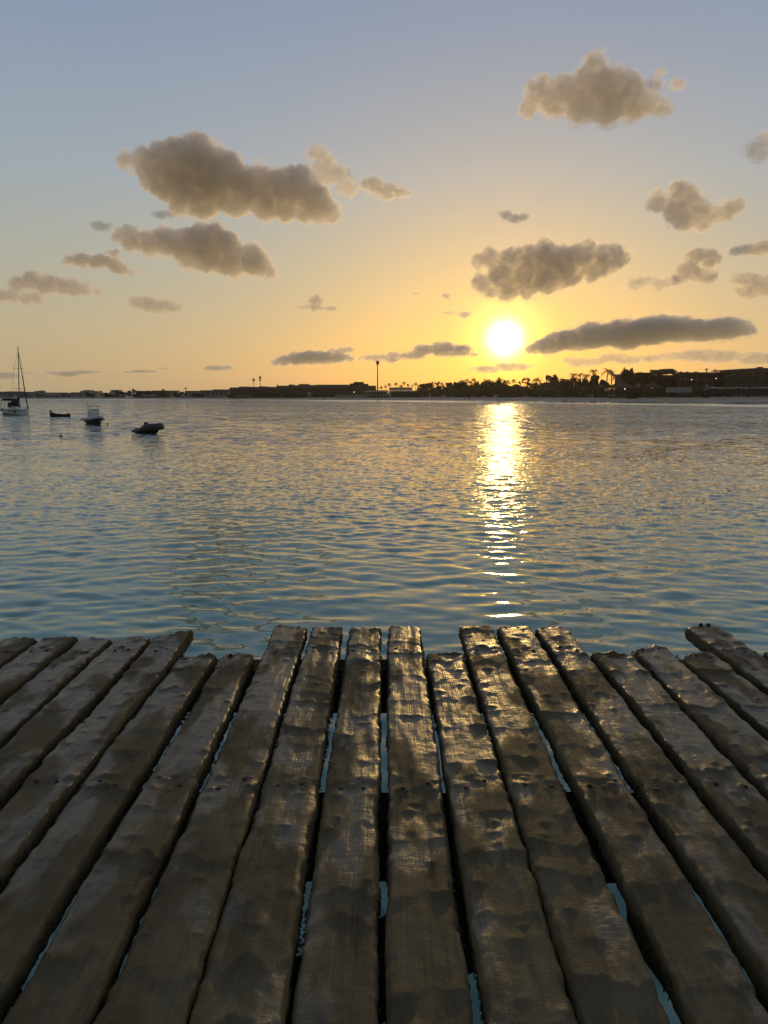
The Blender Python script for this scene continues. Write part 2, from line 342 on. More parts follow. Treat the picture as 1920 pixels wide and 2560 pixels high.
def plank(i):
    xl, xr, sl_, sr_, tl, tr = PL[i]
    rs = np.random.RandomState(100 + i); seed = 40 + i * 7
    vis = -0 <= i <= 19
    y0 = -2.6 - rs.uniform(0, .1); yt = (tl + tr) / 2
    dy = .0072 if vis else .03
    ys = np.concatenate([np.arange(y0, 1.35, .09), np.arange(1.35, yt, dy)])
    ys[-1] = yt
    nt_ = 25 if vis else 11
    s = np.linspace(-1, 1, nt_)
    s = np.sign(s) * np.abs(s) ** .85
    side = [(1.0, -.25), (1.0, -.55), (.985, -.85), (.9, -1.0), (-.9, -1.0), (-.985, -.85), (-1.0, -.55), (-1.0, -.25)]
    Sg = np.concatenate([s, [a for a, _ in side]]); Dg = np.concatenate([np.zeros(nt_), [d for _, d in side]])
    YY, SG = np.meshgrid(ys, Sg, indexing='ij'); DG = np.broadcast_to(Dg, YY.shape)
    l = xl - .004 + sl_ * (YY - 3) + .005 * fbm(YY * 2.3, YY * 0 + 1, seed, 4) + .0030 * fbm(YY * 17, DG * 9, seed + 1, 3)
    r = xr + .004 + sr_ * (YY - 3) + .005 * fbm(YY * 2.3, YY * 0 + 5, seed + 2, 4) + .0030 * fbm(YY * 17, DG * 9, seed + 3, 3)
    cx, hw = (l + r) / 2, (r - l) / 2
    XX = cx + hw * SG
    # height of the worn top
    u = SG
    H = .005 * fbm(YY * 2.6, u * 1.6, seed + 4, 3) + .0012 * fbm(YY * 14, u * 5, seed + 5, 3)
    y = 1.2 + rs.uniform(0, .2)
    while y < yt - .05:                                   # worn scarps: steep towards the camera, gentle beyond
        c_ = y + .035 * vnoise(u * 2.1, YY * 0 + y, seed + 6) + .014 * vnoise(u * 6, YY * 0 + y, seed + 7)
        A = rs.uniform(.002, .0115) * np.clip(.55 + .9 * vnoise(u * 1.4, YY * 0 + y * 3, seed + 8), .05, 1.2)
        d = YY - c_
        H += A * np.where(d > 0, np.exp(-d / rs.uniform(.03, .11)), np.exp(d / .008)) - A * .45 * np.exp(-((d + .05) / .035) ** 2)
        y += rs.uniform(.10, .40) if i in (9, 11, 8) else rs.uniform(.16, .52)
    nb = rs.randint(24, 36)
    for k in range(nb):                                   # knots and nail heads left standing proud
        by = rs.uniform(1.35, yt - .04); bu = rs.uniform(-.8, .8); w = rs.uniform(.007, .021); A = rs.uniform(.002, .0078)
        if k < 12: by = rs.choice([4.42, 2.84, 4.35, 2.78]) + rs.uniform(-.03, .03); by = min(by, yt - .05)
        dx = (u - bu) * .098; d = YY - by
        e = np.where(d > 0, d / (w * 1.7), d / (w * .7))
        H += A * np.exp(-(dx / (w * 1.25)) ** 2 - e ** 2) - A * .3 * np.exp(-(dx / (w * 1.8)) ** 2 - ((d + w * 2.0) / (w * 1.6)) ** 2)
    lines = .0011 * vnoise(u * 17 + .3 * vnoise(YY * 2, u * 2, seed), YY * .8, seed + 9)
    H += lines * sstep(vnoise(YY * 1.2, u * 0, seed + 10), -.2, .5)
    H -= .011 * np.abs(u) ** 14 * (1 + .8 * vnoise(YY * 22, u * 2, seed + 11))
    H -= .003 * np.abs(u) ** 4 * (.6 + .6 * vnoise(YY * 3, u, seed + 12))
    top = DG == 0
    ZZ = np.where(top, H, 0) + DG * TH
    edgeH = np.where(SG < 0, H[:, :1], H[:, nt_ - 1:nt_])
    ZZ = np.where(top, ZZ, ZZ + edgeH * (1 + DG) + .004 * vnoise(YY * 30, DG * 7 + 3, seed + 13) * (DG > -.9))
    XX = np.where(top, XX, XX + .005 * vnoise(YY * 26, DG * 6 + SG, seed + 14))
    # ragged, rounded far tip
    tipx = tl + (tr - tl) * (u + 1) / 2 - yt + .013 * fbm(u * 3.1, DG * 2, seed + 15, 3) - .03 * np.abs(u) ** 6 * rs.uniform(.4, 1)
    if i == 16: tipx = tipx + .055 * np.exp(-((u - .45) / .25) ** 2)
    if i in (5, 6): tipx = tipx - .03 * np.maximum(0, vnoise(u * 4, u * 0, seed))
    if i == 17: tipx = tipx - .07 * np.abs(np.minimum(u, 0)) ** 3
    g = sstep(YY, yt - .22, yt)
    ZZ += np.where(top, -.016 * sstep(YY, yt - .03, yt) + .012 * vnoise(u * 4, YY * 0, seed + 16) * sstep(YY, yt - .05, yt), 0)
    tilt = rs.uniform(-.02, .02) if i not in (16, 18) else .05
    ZZ += tilt * (XX - cx) + rs.uniform(-.004, .006)
    if i == 4: ZZ += .03 * sstep(YY, 4.2, 4.7)
    YY = YY + g * tipx
    V = np.stack([XX - (xl + xr) / 2, YY - 1.0, ZZ], -1).reshape(-1, 3)
    n0, n1 = XX.shape; idx = np.arange(n0 * n1).reshape(n0, n1); nxt = np.roll(idx, -1, 1)
    F = np.stack([idx[:-1], nxt[:-1], nxt[1:], idx[1:]], -1).reshape(-1, 4)
    # end caps: fan of quads to a middle ring
    VV = [V]; FF = [F]
    for row, fl in ((0, False), (n0 - 1, True)):
        ring = idx[row]; cpt = V[ring].mean(0); base_ = sum(len(a) for a in VV)
        VV.append(cpt[None]); nr = np.roll(ring, -1)
        q4 = np.stack([ring, nr, np.full(n1, base_), np.full(n1, base_)], -1)
        FF.append(q4[:, [1, 0, 2, 3]] if not fl else q4)
    V = np.concatenate(VV); Fq = np.concatenate(FF[:1])
    me = bpy.data.meshes.new('plank'); tri = np.concatenate([f[:, :3] for f in FF[1:]])
    me.vertices.add(len(V)); me.vertices.foreach_set('co', V.astype(np.float32).ravel())
    lp = np.concatenate([Fq.ravel(), tri.ravel()]).astype(np.int32); me.loops.add(len(lp)); me.loops.foreach_set('vertex_index', lp)
    st = np.concatenate([np.arange(len(Fq)) * 4, Fq.size + np.arange(len(tri)) * 3]).astype(np.int32)
    me.polygons.add(len(st)); me.polygons.foreach_set('loop_start', st); me.polygons.foreach_set('use_smooth', np.ones(len(st), bool))
    me.update(calc_edges=True); me.validate()
    bm = bmesh.new(); bm.from_mesh(me); bmesh.ops.recalc_face_normals(bm, faces=bm.faces); bm.to_mesh(me); bm.free()
    o = link('plank', me, pier, wood); o.location = ((xl + xr) / 2, 1.0, 0)
    if vis:
        for by in ((4.37, 2.80) if yt > 4.42 else (4.30, 2.80)):
            for bu in (.27, .72):
                bx_ = xl + (xr - xl) * (bu + rs.uniform(-.06, .06)); byy = by + rs.uniform(-.04, .04); n_ = int(np.argmin((V[:, 0] - (bx_ - (xl + xr) / 2)) ** 2 + (V[:, 1] - byy + 1) ** 2 + (V[:, 2] < -.03) * 9))
                m = MB(); m.lathe((0, 0, 0), [(.0095, -.008), (.0095, .0015), (.0075, .0035), (.002, .004)], 9); nl = m.build('nail_head', rust, o, True); nl.location = tuple(V[n_])
        if i == 18:
            for bu in (.38, .62):
                m = MB(); m.lathe((0, 0, 0), [(.013, -.01), (.013, .008), (.009, .012), (.002, .013)], 8); nl = m.build('bolt', rust, o, True); nl.location = (-.1 + .2 * bu, 3.86, .004)
        # frayed fibres along both edges
        fv = []; ff = []
        for sgn in (-1, 1):
            for k in range(1500):
                yy = rs.uniform(1.4, yt - .01)
                dens = float(vnoise(np.array([yy * 7.]), np.array([sgn * 3.]), seed + 20)[0])
                if rs.uniform(-.9, .8) > dens: continue
                ex = ((xl + sl_ * (yy - 3)) if sgn < 0 else (xr + sr_ * (yy - 3))) - (xl + xr) / 2 - sgn * .005
                z = -rs.uniform(.004, .055) - .006; L = rs.uniform(.006, .022) * (1.4 if dens > .3 else 1)
                w = rs.uniform(.0015, .004); ay = rs.uniform(-.014, .014); dz = rs.uniform(-.9, .25) * L
                n = len(fv); y_ = yy - 1.0
                fv += [(ex, y_ - w, z), (ex, y_ + w, z), (ex + sgn * L * .6, y_ + ay * .6 + w * .6, z + dz * .4), (ex + sgn * L * .75, y_ + ay, z + dz)]
                ff.append((n, n + 1, n + 2, n + 3))
        if ff:
            fo_ = link('frayed_edge', mesh_np('frayed_edge', fv, ff, False), o, fibre); fo_['kind'] = 'stuff'
for i in PL: plank(i)
def timber(name, a, b_, w, h, mat=tarred, n=24, seed=0):
    a = Vector(a); b_ = Vector(b_); secs = []; side = (b_ - a).normalized().cross(Vector((0, 0, 1))).normalized()
    for k in range(n + 1):
        c = a.lerp(b_, k / n); rw = w / 2 * rnd.uniform(.93, 1.05); rh = h * rnd.uniform(.96, 1.02)
        secs.append([c - side * rw, c + side * rw, c + side * rw * rnd.uniform(.9, 1) + Vector((0, 0, -rh)), c - side * rw * rnd.uniform(.9, 1) + Vector((0, 0, -rh))])
    m = MB(); m.loft(secs, True, True); return m.build(name, mat, pier)
bz = -TH - .008
timber('beam', (-3.2, 4.37, bz), (3.2, 4.37, bz), .20, .26)
timber('beam', (-3.2, 2.80, bz), (3.2, 2.80, bz), .21, .26)
timber('beam', (-3.2, .6, bz), (3.2, .6, bz), .21, .26)
timber('brace', (.75, 2.62, bz - .02), (-.9, 1.45, bz - .02), .17, .20)
timber('brace', (-1.6, 2.7, bz - .02), (-.7, 1.3, bz - .02), .15, .2)
timber('brace', (1.0, 2.7, bz - .28), (1.35, 1.0, bz - .28), .15, .2)
for x, y in ((-2.5, 4.1), (2.5, 4.1), (-2.5, .6), (2.5, .6)):
    m = MB(); m.path([(x, y, bz - .27), (x + .01, y, -1.5), (x, y, -DECK - 1.4)], [.15, .16, .18], 12); m.build('piling', tarred, pier, True)
wv = []; wf = []
for k in range(420):                                       # dry weed caught on the brace
    t_ = rnd.random(); c = Vector((.75, 2.62, bz - .02)).lerp(Vector((-.9, 1.45, bz - .02)), t_); d = Vector((rnd.gauss(0, 1), rnd.gauss(0, 1), abs(rnd.gauss(0, .7)))).normalized() * rnd.uniform(.015, .05)
    c += Vector((rnd.uniform(-.06, .06), rnd.uniform(-.07, .07), .002)); w = Vector((rnd.uniform(-.004, .004), .004, 0)); n = len(wv)
    wv += [tuple(c - w), tuple(c + w), tuple(c + d + w * .4), tuple(c + d - w * .4)]; wf.append((n, n + 1, n + 2, n + 3))
o = link('weed_clump', mesh_np('weed_clump', wv, wf, False), pier, weedm); o['kind'] = 'stuff'

# ------------------------------------------------------------------ materials for the far shore and the boats
gel = material('white_hull', (.78, .80, .82), .35, .5, .08, 2)
dark = material('dark_canvas', (.014, .014, .018), .8, .3, .3, 8)
alu = material('mast_metal', (.22, .21, .20), .4, .5, .1, 5)
glass = material('dark_glass', (.015, .018, .02), .1, .6, .2, 3)
rubber = material('grey_tube_rubber', (.055, .062, .066), .55, .4, .25, 4)
palerub = material('pale_tube_rubber', (.58, .60, .62), .5, .4, .15, 4)
blackp = material('black_plastic', (.012, .012, .013), .45, .5, .2, 6)
navy = material('navy_antifouling', (.010, .014, .022), .6, .4, .3, 4)
whitep = material('white_console', (.74, .76, .78), .45, .5, .1, 3)
boatwood = material('dark_boat_paint', (.020, .018, .017), .6, .4, .4, 5)
plaster = [material('pale_plaster', (.36, .34, .31), .9, .2, .18, .4), material('grey_plaster', (.22, .21, .195), .9, .2, .2, .4),
           material('ochre_plaster', (.24, .18, .12), .9, .2, .2, .4), material('brown_render', (.10, .075, .055), .9, .2, .25, .4),
           material('white_plaster', (.55, .53, .50), .85, .2, .1, .4)]
roofm = material('grey_flat_roof', (.12, .115, .11), .9, .2, .25, .8)
opening = material('dark_opening', (.012, .011, .011), .5, .4, .3, 2)
thatch = material('thatch', (.10, .080, .052), .95, .1, .4, 3, .6)
darkpost = material('dark_metal_post', (.022, .020, .019), .5, .5, .2, 3)
leafm = [material('leaf_dark', (.032, .045, .016), .75, .3, .5, 1.2), material('leaf_olive', (.050, .055, .020), .75, .3, .5, 1.2), material('palm_leaf', (.040, .050, .018), .6, .4, .45, 1.0)]
bark = material('bark', (.070, .052, .036), .9, .2, .35, 3)
cloth = material('white_canvas', (.62, .60, .56), .85, .2, .08, 2)
skinm = material('skin', (.18, .10, .065), .6, .3, .1, 5)
lampm = material('lit_lamp_glass', (.8, .75, .6), .4, .3, .05, 2, emit=(1.0, .86, .62, 4.0))
palelamp = material('unlit_lamp_glass', (.45, .45, .43), .4, .4, .1, 2)
trunkcloth = [material('dark_swimwear', (.02, .02, .03), .8, .2, .2, 5), material('white_shirt', (.5, .48, .45), .8, .2, .1, 5), material('red_shorts', (.22, .04, .03), .8, .2, .2, 5)]

# ------------------------------------------------------------------ boats
def hull_secs(st, n=11, full=.55):
    out = []
    for x, hb, kz, sz in st:
        sec = []
        for k in range(n):
            a = -1 + 2 * k / (n - 1); t_ = abs(a)
            z = kz + (sz - kz) * t_ ** 2.2; y_ = hb * math.copysign(t_ ** full, a) * (.86 + .14 * t_)
            sec.append((x, y_, z))
        out.append(sec)
    return out
def heading(u, v, h, pitch=0, roll=0):
    d = EYE * ppm(1) / (v - HORIZ)
    p = at(u, v, d); return (p.x, p.y, 0.0), h
# --- sloop
loc, h = heading(44, 1036.5, 0, 0)
sail = empty('sailboat', loc, R(-52), 'white sloop with bare mast, dark sail cover and bimini, cut off at the edge', 'sailboat')
sail.rotation_euler = (Matrix.Rotation(R(2.9), 4, 'Y') @ Matrix.Rotation(R(-44), 4, 'Z')).to_euler()
st = [(-5.3, 1.45, .02, 1.12), (-4.2, 1.72, -.20, 1.10), (-1.5, 1.88, -.42, 1.12), (1.5, 1.62, -.40, 1.2), (3.6, .95, -.26, 1.3), (4.9, .32, -.15, 1.38), (5.35, .05, -.05, 1.42)]
m = MB(); m.loft(hull_secs(st, 13), True); m.loft([[(x, -hb * .98, sz - .02), (x, 0, sz + .04), (x, hb * .98, sz - .02)] for x, hb, kz, sz in st], False)
hull = m.build('hull', gel, sail, True)
for sg in (-1, 1):
    m = MB(); P = []
    for x, hb, kz, sz in st[1:6]: P.append([(x, sg * hb * 1.012, sz - .30), (x, sg * hb * 1.012, sz - .22), (x, sg * hb * .99, sz - .22), (x, sg * hb * .99, sz - .30)])
    m.loft(P, True, True); m.build('rubbing_strake', navy, hull)
    m = MB(); m.box((.2, sg * 1.80, .72), (1.5, .05, .2)); m.build('hull_window', glass, hull)
m = MB(); m.loft([[(x, -hb * .985, -.3), (x, -hb * 1.0, .10), (x, hb * 1.0, .10), (x, hb * .985, -.3)] for x, hb in ((-4.9, 1.2), (-3.5, 1.45), (-1.5, 1.55), (1.5, 1.3), (3.6, .72), (5.2, .10))], True, True); m.build('boot_stripe', navy, hull)
m = MB(); m.loft([[(x, -w, 1.1), (x, -w * .8, z), (x, w * .8, z), (x, w, 1.1)] for x, w, z in ((-1.7, 1.1, 1.62), (.2, 1.1, 1.62), (2.0, .8, 1.45), (2.7, .5, 1.25))], True, True); cr = m.build('coachroof', gel, sail)
for sg in (-1, 1):
    m = MB(); m.box((.1, sg * 1.02, 1.38), (2.6, .05, .17)); m.build('cabin_window', glass, cr)
MX = 1.0; MT = 13.6
m = MB(); m.path([(MX, 0, 1.2), (MX, 0, MT * .5), (MX - .05, 0, MT)], [.10, .10, .075], 8); mast = m.build('mast', alu, sail, True)
for z in (5.3, 9.3):
    m = MB(); m.path([(MX - .15, -1.0, z), (MX, 0, z + .03), (MX - .15, 1.0, z)], .035, 5); m.build('spreader', alu, mast)
m = MB(); m.path([(MX - .05, 0, MT), (MX + .25, 0, MT + .15)], .02, 4); m.path([(MX - .05, 0, MT), (MX - .06, .0, MT + .5)], .012, 4); m.build('wind_vane', alu, mast)
m = MB(); m.path([(MX, 0, 2.35), (MX - 4.4, 0, 2.25)], .08, 7); m.build('boom', alu, sail)
m = MB(); m.loft([[(x, -w, z0), (x, -w * .5, z1), (x, w * .5, z1), (x, w, z0)] for x, w, z0, z1 in ((MX - .05, .12, 2.3, 4.0), (MX - .5, .17, 2.3, 3.55), (MX - 1.5, .2, 2.28, 3.05), (MX - 3, .18, 2.25, 2.85), (MX - 4.2, .12, 2.22, 2.6))], True, True); m.build('sail_cover', dark, sail)
m = MB(); m.path([(5.25, 0, 1.45), (3.4, 0, 6.2), (MX + .1, 0, 12.4)], [.11, .10, .05], 7); m.build('furled_headsail', dark, sail)
m = MB()
m.path([(-5.2, 0, 1.2), (MX - .05, 0, MT)], .015, 4)
for sg in (-1, 1): m.path([(MX - .2, sg * 1.7, 1.2), (MX - .15, sg * 1.0, 5.3), (MX - .15, sg * 1.0, 9.3), (MX, 0, 12.6)], .014, 4)
m.build('rigging', alu, sail)
m = MB(); m.loft([[(x, -1.35, z - .35), (x, -1.1, z), (x, 1.1, z), (x, 1.35, z - .35)] for x, z in ((-5.0, 3.0), (-4.1, 3.15), (-3.0, 3.05))], True); m.loft([[(x, -1.33, z - .39), (x, -1.08, z - .04), (x, 1.08, z - .04), (x, 1.33, z - .39)] for x, z in ((-5.0, 3.0), (-4.1, 3.15), (-3.0, 3.05))], True)
for x in (-4.9, -3.1):
    for sg in (-1, 1): m.path([(x, sg * 1.34, 2.65), (x + .1, sg * 1.5, 1.1)], .03, 5)
m.build('bimini', dark, sail)
m = MB(); m.loft([[(x, -1.15, 1.4), (x, -1.0, z), (x, 1.0, z), (x, 1.15, 1.4)] for x, z in ((-2.3, 2.35), (-1.7, 2.4), (-.9, 1.7))], True, True); m.build('sprayhood', dark, sail)
m = MB()
for sg in (-1, 1):
    pr = [(x, sg * hb * .93, sz + .6) for x, hb, kz, sz in st]; m.path(pr, .016, 4); m.path([(a_, b_, c_ - .3) for a_, b_, c_ in pr], .012, 4)
    for x, hb, kz, sz in st: m.path([(x, sg * hb * .93, sz), (x, sg * hb * .93, sz + .6)], .018, 4)
m.build('guard_rail', alu, sail)
for x in (-3.8, 2.6):
    m = MB(); m.path([(x, -1.75 if x < 0 else -1.5, 1.0), (x, -1.8 if x < 0 else -1.52, .45)], [.13, .13], 8); m.build('fender', dark, sail)
# --- small fishing boat
loc, h = heading(151.5, 1041.5, 0)
fb = empty('fishing_boat', loc, R(-4), 'small dark open wooden boat with raised block at its left end', 'boat')
st = [(-1.95, .35, .02, 1.05), (-1.6, .55, -.1, .72), (-1.0, .72, -.16, .52), (.3, .78, -.18, .48), (1.3, .6, -.14, .52), (1.85, .3, -.05, .60)]
m = MB(); m.loft(hull_secs(st, 11), True)
ins = [(x, hb * .9, kz + .22 if abs(x) < 1.5 else sz - .1, sz) for x, hb, kz, sz in st]; m.loft([q_[::-1] for q_ in hull_secs(ins, 11)], False); m.build('hull', boatwood, fb, True)
for x in (-.7, .5):
    m = MB(); m.box((x, 0, .36), (.25, 1.2, .04)); m.build('thwart', boatwood, fb)
m = MB(); m.box((-1.82, 0, .95), (.28, .5, .5), 0, .8); m.build('outboard_motor', blackp, fb)
m = MB(); m.path([(1.55, .1, .55), (1.6, .1, .8)], .05, 5); m.build('mooring_post', boatwood, fb)
# --- centre console with T-top
loc, h = heading(236, 1060, 0)
cc = empty('motorboat', loc, R(-57), 'pale centre console motorboat with canopy roof on four poles', 'motorboat')
st = [(-2.6, .95, -.1, .62), (-1.2, 1.02, -.3, .62), (.6, 1.0, -.3, .70), (1.9, .72, -.18, .86), (2.6, .34, .0, .98), (2.95, .06, .2, 1.04)]
m = MB(); m.loft(hull_secs(st, 11), True); m.loft([[(x, -hb, sz - .12), (x, 0, sz - .1), (x, hb, sz - .12)] for x, hb, kz, sz in st], False); m.build('hull', navy, cc, True)
pt = [(-2.7, -1.1, .68), (-1, -1.16, .68), (.7, -1.12, .76), (1.9, -.84, .9), (2.7, -.38, 1.05), (2.98, 0, 1.1), (2.7, .38, 1.05), (1.9, .84, .9), (.7, 1.12, .76), (-1, 1.16, .68), (-2.7, 1.1, .68)]
m = MB(); m.path(pt, [.2, .24, .25, .25, .22, .2, .22, .25, .25, .24, .2], 9); tb = m.build('tube_collar', palerub, cc, True)
m = MB(); m.path([(x * 1.01, y_ * 1.19, z - .03) for x, y_, z in pt], .06, 5); m.build('rub_strip', blackp, tb)
m = MB(); m.box((-.1, 0, 1.33), (1.25, 1.25, 1.4), 0, .88); con = m.build('console', whitep, cc)
m = MB(); m.box((.30, 0, 1.98), (.06, 1.0, .3)); m.build('windscreen', glass, con)
m = MB(); m.box((-.15, 0, 2.62), (1.7, 1.6, .08)); m.box((-.15, 0, 2.56), (1.6, 1.5, .05)); tt = m.build('canopy_roof', whitep, cc)
for x in (-.7, .45):
    for sg in (-1, 1):
        m = MB(); m.path([(x, sg * .58, .65), (x, sg * .62, 2.55)], .03, 6); m.build('canopy_pole', alu, cc)
m = MB(); m.box((-2.75, 0, 1.15), (.5, .5, .75), 0, .75); m.path([(-2.8, 0, .8), (-2.85, 0, -.4)], .12, 6); m.build('outboard_motor', blackp, cc)
m = MB(); m.path([(2.0, -.5, .95), (2.1, -.45, 1.4), (2.6, -.2, 1.5), (2.75, 0, 1.5), (2.6, .2, 1.5), (2.1, .45, 1.4), (2.0, .5, .95)], .03, 5); m.build('bow_rail', cloth, cc)
# --- grey inflatable with its bow lifted
loc, h = heading(373, 1083, 0)
rb = empty('inflatable_dinghy', loc, R(-28), 'dark grey inflatable dinghy riding with bow lifted high', 'dinghy')
rb.rotation_euler = Euler((R(3), R(-2), R(-32)), 'XYZ')
pt = [(-1.75, -.66, .34), (-.7, -.72, .36), (.2, -.74, .66), (1.1, -.68, .74), (1.62, -.40, .72), (1.76, 0, .72), (1.62, .40, .72), (1.1, .68, .74), (.2, .74, .66), (-.7, .72, .36), (-1.75, .66, .34)]
m = MB(); m.path(pt, [.17, .26, .34, .38, .38, .38, .38, .38, .34, .26, .17], 10); tb = m.build('tube', rubber, rb, True)
for sg in (-1, 1):
    m = MB(); m.path([(x, y_ * 1.33, z + .02) for x, y_, z in pt if y_ * sg > 0], .035, 5); m.build('rub_strip', blackp, tb)
    m = MB(); m.lathe((-1.85, sg * .66, .2), [(.02, 0), (.15, .02), (.15, .3), (.02, .32)], 8); m.build('tube_end', palerub, tb)
st = [(-1.6, .55, -.12, .36), (-.3, .6, -.2, .38), (.8, .52, -.12, .5), (1.35, .3, .12, .66), (1.6, .05, .4, .78)]
m = MB(); m.loft(hull_secs(st, 9), True); m.loft([[(x, -hb, sz - .1), (x, 0, sz - .1), (x, hb, sz - .1)] for x, hb, kz, sz in st], False); m.build('hull', blackp, rb, True)
m = MB(); m.box((-1.62, 0, .35), (.06, 1.1, .5)); m.build('transom', blackp, rb)
m = MB(); m.box((-.5, .15, .95), (.42, .36, .55), .3, .75); m.path([(-.5, .15, .75), (-.5, .15, .2)], .14, 7); m.build('steering_seat', blackp, rb)
m = MB(); m.box((-.95, 0, .58), (.3, 1.2, .06)); m.build('thwart', palerub, rb)
m = MB(); m.box((-1.9, 0, .45), (.26, .3, .4), 0, .8); m.path([(-1.9, 0, .4), (-1.95, 0, -.4)], .08, 6); m.build('outboard_motor', blackp, rb)
# --- mooring buoys
def buoy(u, v, r, lab):
    d = EYE * ppm(1) / (v + 2 - HORIZ); c = at(u, v + 2, d)
    m = MB(); m.lathe((0, 0, -r * .4), [(.02, -r * .5), (r * .7, -r * .3), (r, r * .3), (r * .8, r), (r * .4, r * 1.35), (.02, r * 1.4)], 10)
    e = empty('mooring_buoy', (c.x, c.y, 0), 0, lab, 'buoy', 'dark buoys floating in the bay'); m.build('float', blackp, e, True)
    m = MB(); m.path([(0, 0, r * .8), (0, 0, r * 1.5)], .03, 5); m.build('ring', alu, e)
buoy(268.5, 1058, .14, 'tiny dark buoy just right of the canopied motorboat')
buoy(152.5, 1089, .17, 'dark round buoy alone on the water below the small open boat')
buoy(1442, 1059, .17, 'dark buoy on open water to the right of the sun glitter')

# ------------------------------------------------------------------ buildings on the far shore
def bx(mbd, u0, u1, v0, v1, d, dep, zb=None):
    a = at(u0, v1, d); c = at(u1, v0, d); zb = a.z if zb is None else zb
    mbd.box(((a.x + c.x) / 2, d + dep / 2, (zb + c.z) / 2), (abs(c.x - a.x), dep, c.z - zb))
def rel(o, me):
    me.transform(Matrix.Translation(-o.location))
def building(lab, parts, base, d, cat='building', group=None, name='building'):
    """parts: (name, material, [(u0,u1,vtop,vbottom or None,extra distance,depth)...])"""
    c = at((parts[0][2][0][0] + parts[0][2][0][1]) / 2, base, d); zg = gzf(c.x, d) - .3
    e = empty(name, (c.x, d, zg), 0, lab, cat, group)
    for nm, mat, lst in parts:
        single = nm.endswith('*'); groups_ = [[q_] for q_ in lst] if single else [lst]
        for g_ in groups_:
            m = MB()
            for u0, u1, v0, v1, ex, dep in g_: bx(m, u0, u1, v0, v1 if v1 else base, d + ex, dep, zg if v1 is None else None)
            me = m.mesh(nm.strip('*')); rel(e, me); link(nm.strip('*'), me, e, mat)
    return e
def wins(u0, u1, n, v0, v1, w, ex=-.06): return [(u0 + (u1 - u0) * (k + .5) / n - w / 2, u0 + (u1 - u0) * (k + .5) / n + w / 2, v0, v1, ex, .12) for k in range(n)]
DL = 560
building('long low grey block at the far left edge behind the sailboat', [('wall', plaster[1], [(-30, 18, 980, None, 0, 10)]), ('roof', roofm, [(-31, 19, 979, 980, -.3, 10.6)]), ('window*', opening, wins(-28, 17, 6, 984, 987.5, 3))], 996, DL)
building('dark roofed villa right behind the sailboat mast', [('wall', plaster[1], [(17.5, 75, 981, None, 0, 12)]), ('roof', roofm, [(17, 41, 978.3, 981, -.4, 12.8), (41, 76, 979.6, 981, -.4, 12.8)]), ('window*', opening, wins(20, 74, 6, 986, 991, 4.5)), ('porch_wall*', plaster[0], [(33, 41, 988, None, -5, 4.5), (82, 92, 987.5, None, -5, 4.5)])], 996, DL + 4)
building('pale flat block with two small boxes on its roof', [('wall', plaster[1], [(75.8, 109, 981, None, 0, 11)]), ('roof_box*', plaster[0], [(86, 94.5, 977.5, 981, 1, 4), (96.5, 108, 976.4, 981, 1, 4)]), ('roof_vent*', opening, [(99, 102, 978.2, 980, .9, .2), (103.5, 106, 978.2, 980, .9, .2)]), ('window*', opening, wins(78, 108, 4, 986, 990, 4))], 996, DL + 2)
building('long pale two storey block with row of balconies', [('wall', plaster[0], [(109.5, 150, 982.5, None, 0, 12)]), ('roof', roofm, [(109, 151, 981.2, 982.5, -.4, 12.8)]), ('window*', opening, wins(111, 124, 3, 988, 993, 2.6) + wins(126, 150, 4, 988, 993, 3.4))], 996, DL + 3)
building('wide grey block with pitched step beside the tall pale one', [('wall', plaster[1], [(150.8, 199, 984, None, 0, 12)]), ('roof', roofm, [(150.5, 176, 982.7, 984, -.4, 12.8), (178, 200, 980.8, 984, -.4, 12.8)]), ('window*', opening, wins(152, 176, 5, 988, 992, 3))], 996, DL + 5)
building('tallest pale block of the distant left hand town', [('wall', plaster[0], [(202, 212, 976.6, None, 0, 9), (210.4, 224.5, 975, None, .5, 9)]), ('window*', opening, wins(203, 224, 5, 978.5, 980.5, 1.8))], 996, DL + 8)
building('small cubic pale house among the dark shrubs', [('wall', plaster[0], [(234, 246, 977.6, None, 0, 8)]), ('roof', plaster[1], [(233.6, 238, 979, 980, -.3, 8)]), ('window', opening, [(238, 242, 981.5, 984, -.06, .1)])], 996, DL + 10)
building('pale block with flat top half hidden by bushes', [('wall', plaster[0], [(277.5, 296, 974.8, None, 0, 9)]), ('stair_tower', plaster[1], [(274.5, 277.3, 979, None, 1, 6)]), ('window*', opening, wins(280, 295, 3, 977.5, 979.5, 2))], 996, DL + 6)
building('long dark house with terracotta roof left of the shelter', [('wall', plaster[3], [(340, 380, 980, None, 0, 11)]), ('roof', roofm, [(339, 381, 977, 980, -.5, 12)])], 995, DL)
building('brown house with low hipped roof behind the shelter', [('wall', plaster[2], [(381, 428, 979.5, None, 0, 11)]), ('roof', roofm, [(380, 428, 976.3, 979.5, -.5, 12)]), ('window*', opening, wins(384, 426, 5, 982, 985, 4))], 995, DL + 8)
building('low beach shelter with thin pale roof slab', [('roof', plaster[4], [(352, 384, 987.6, 989.6, -1, 9)]), ('post*', plaster[1], [(353 + 7.4 * k, 354 + 7.4 * k, 989.6, None, -.5, .3) for k in range(5)]), ('back_wall', plaster[3], [(352.5, 383.5, 989.6, None, 5, .4)])], 995.5, DL - 18, 'shelter')
building('pale two storey house with gable just left of a palm', [('wall', plaster[0], [(463, 500, 980, None, 0, 10)]), ('roof', roofm, [(462, 501, 977, 980, -.5, 11)]), ('window*', opening, wins(464, 499, 5, 983, 986.5, 4))], 995, DL - 10)
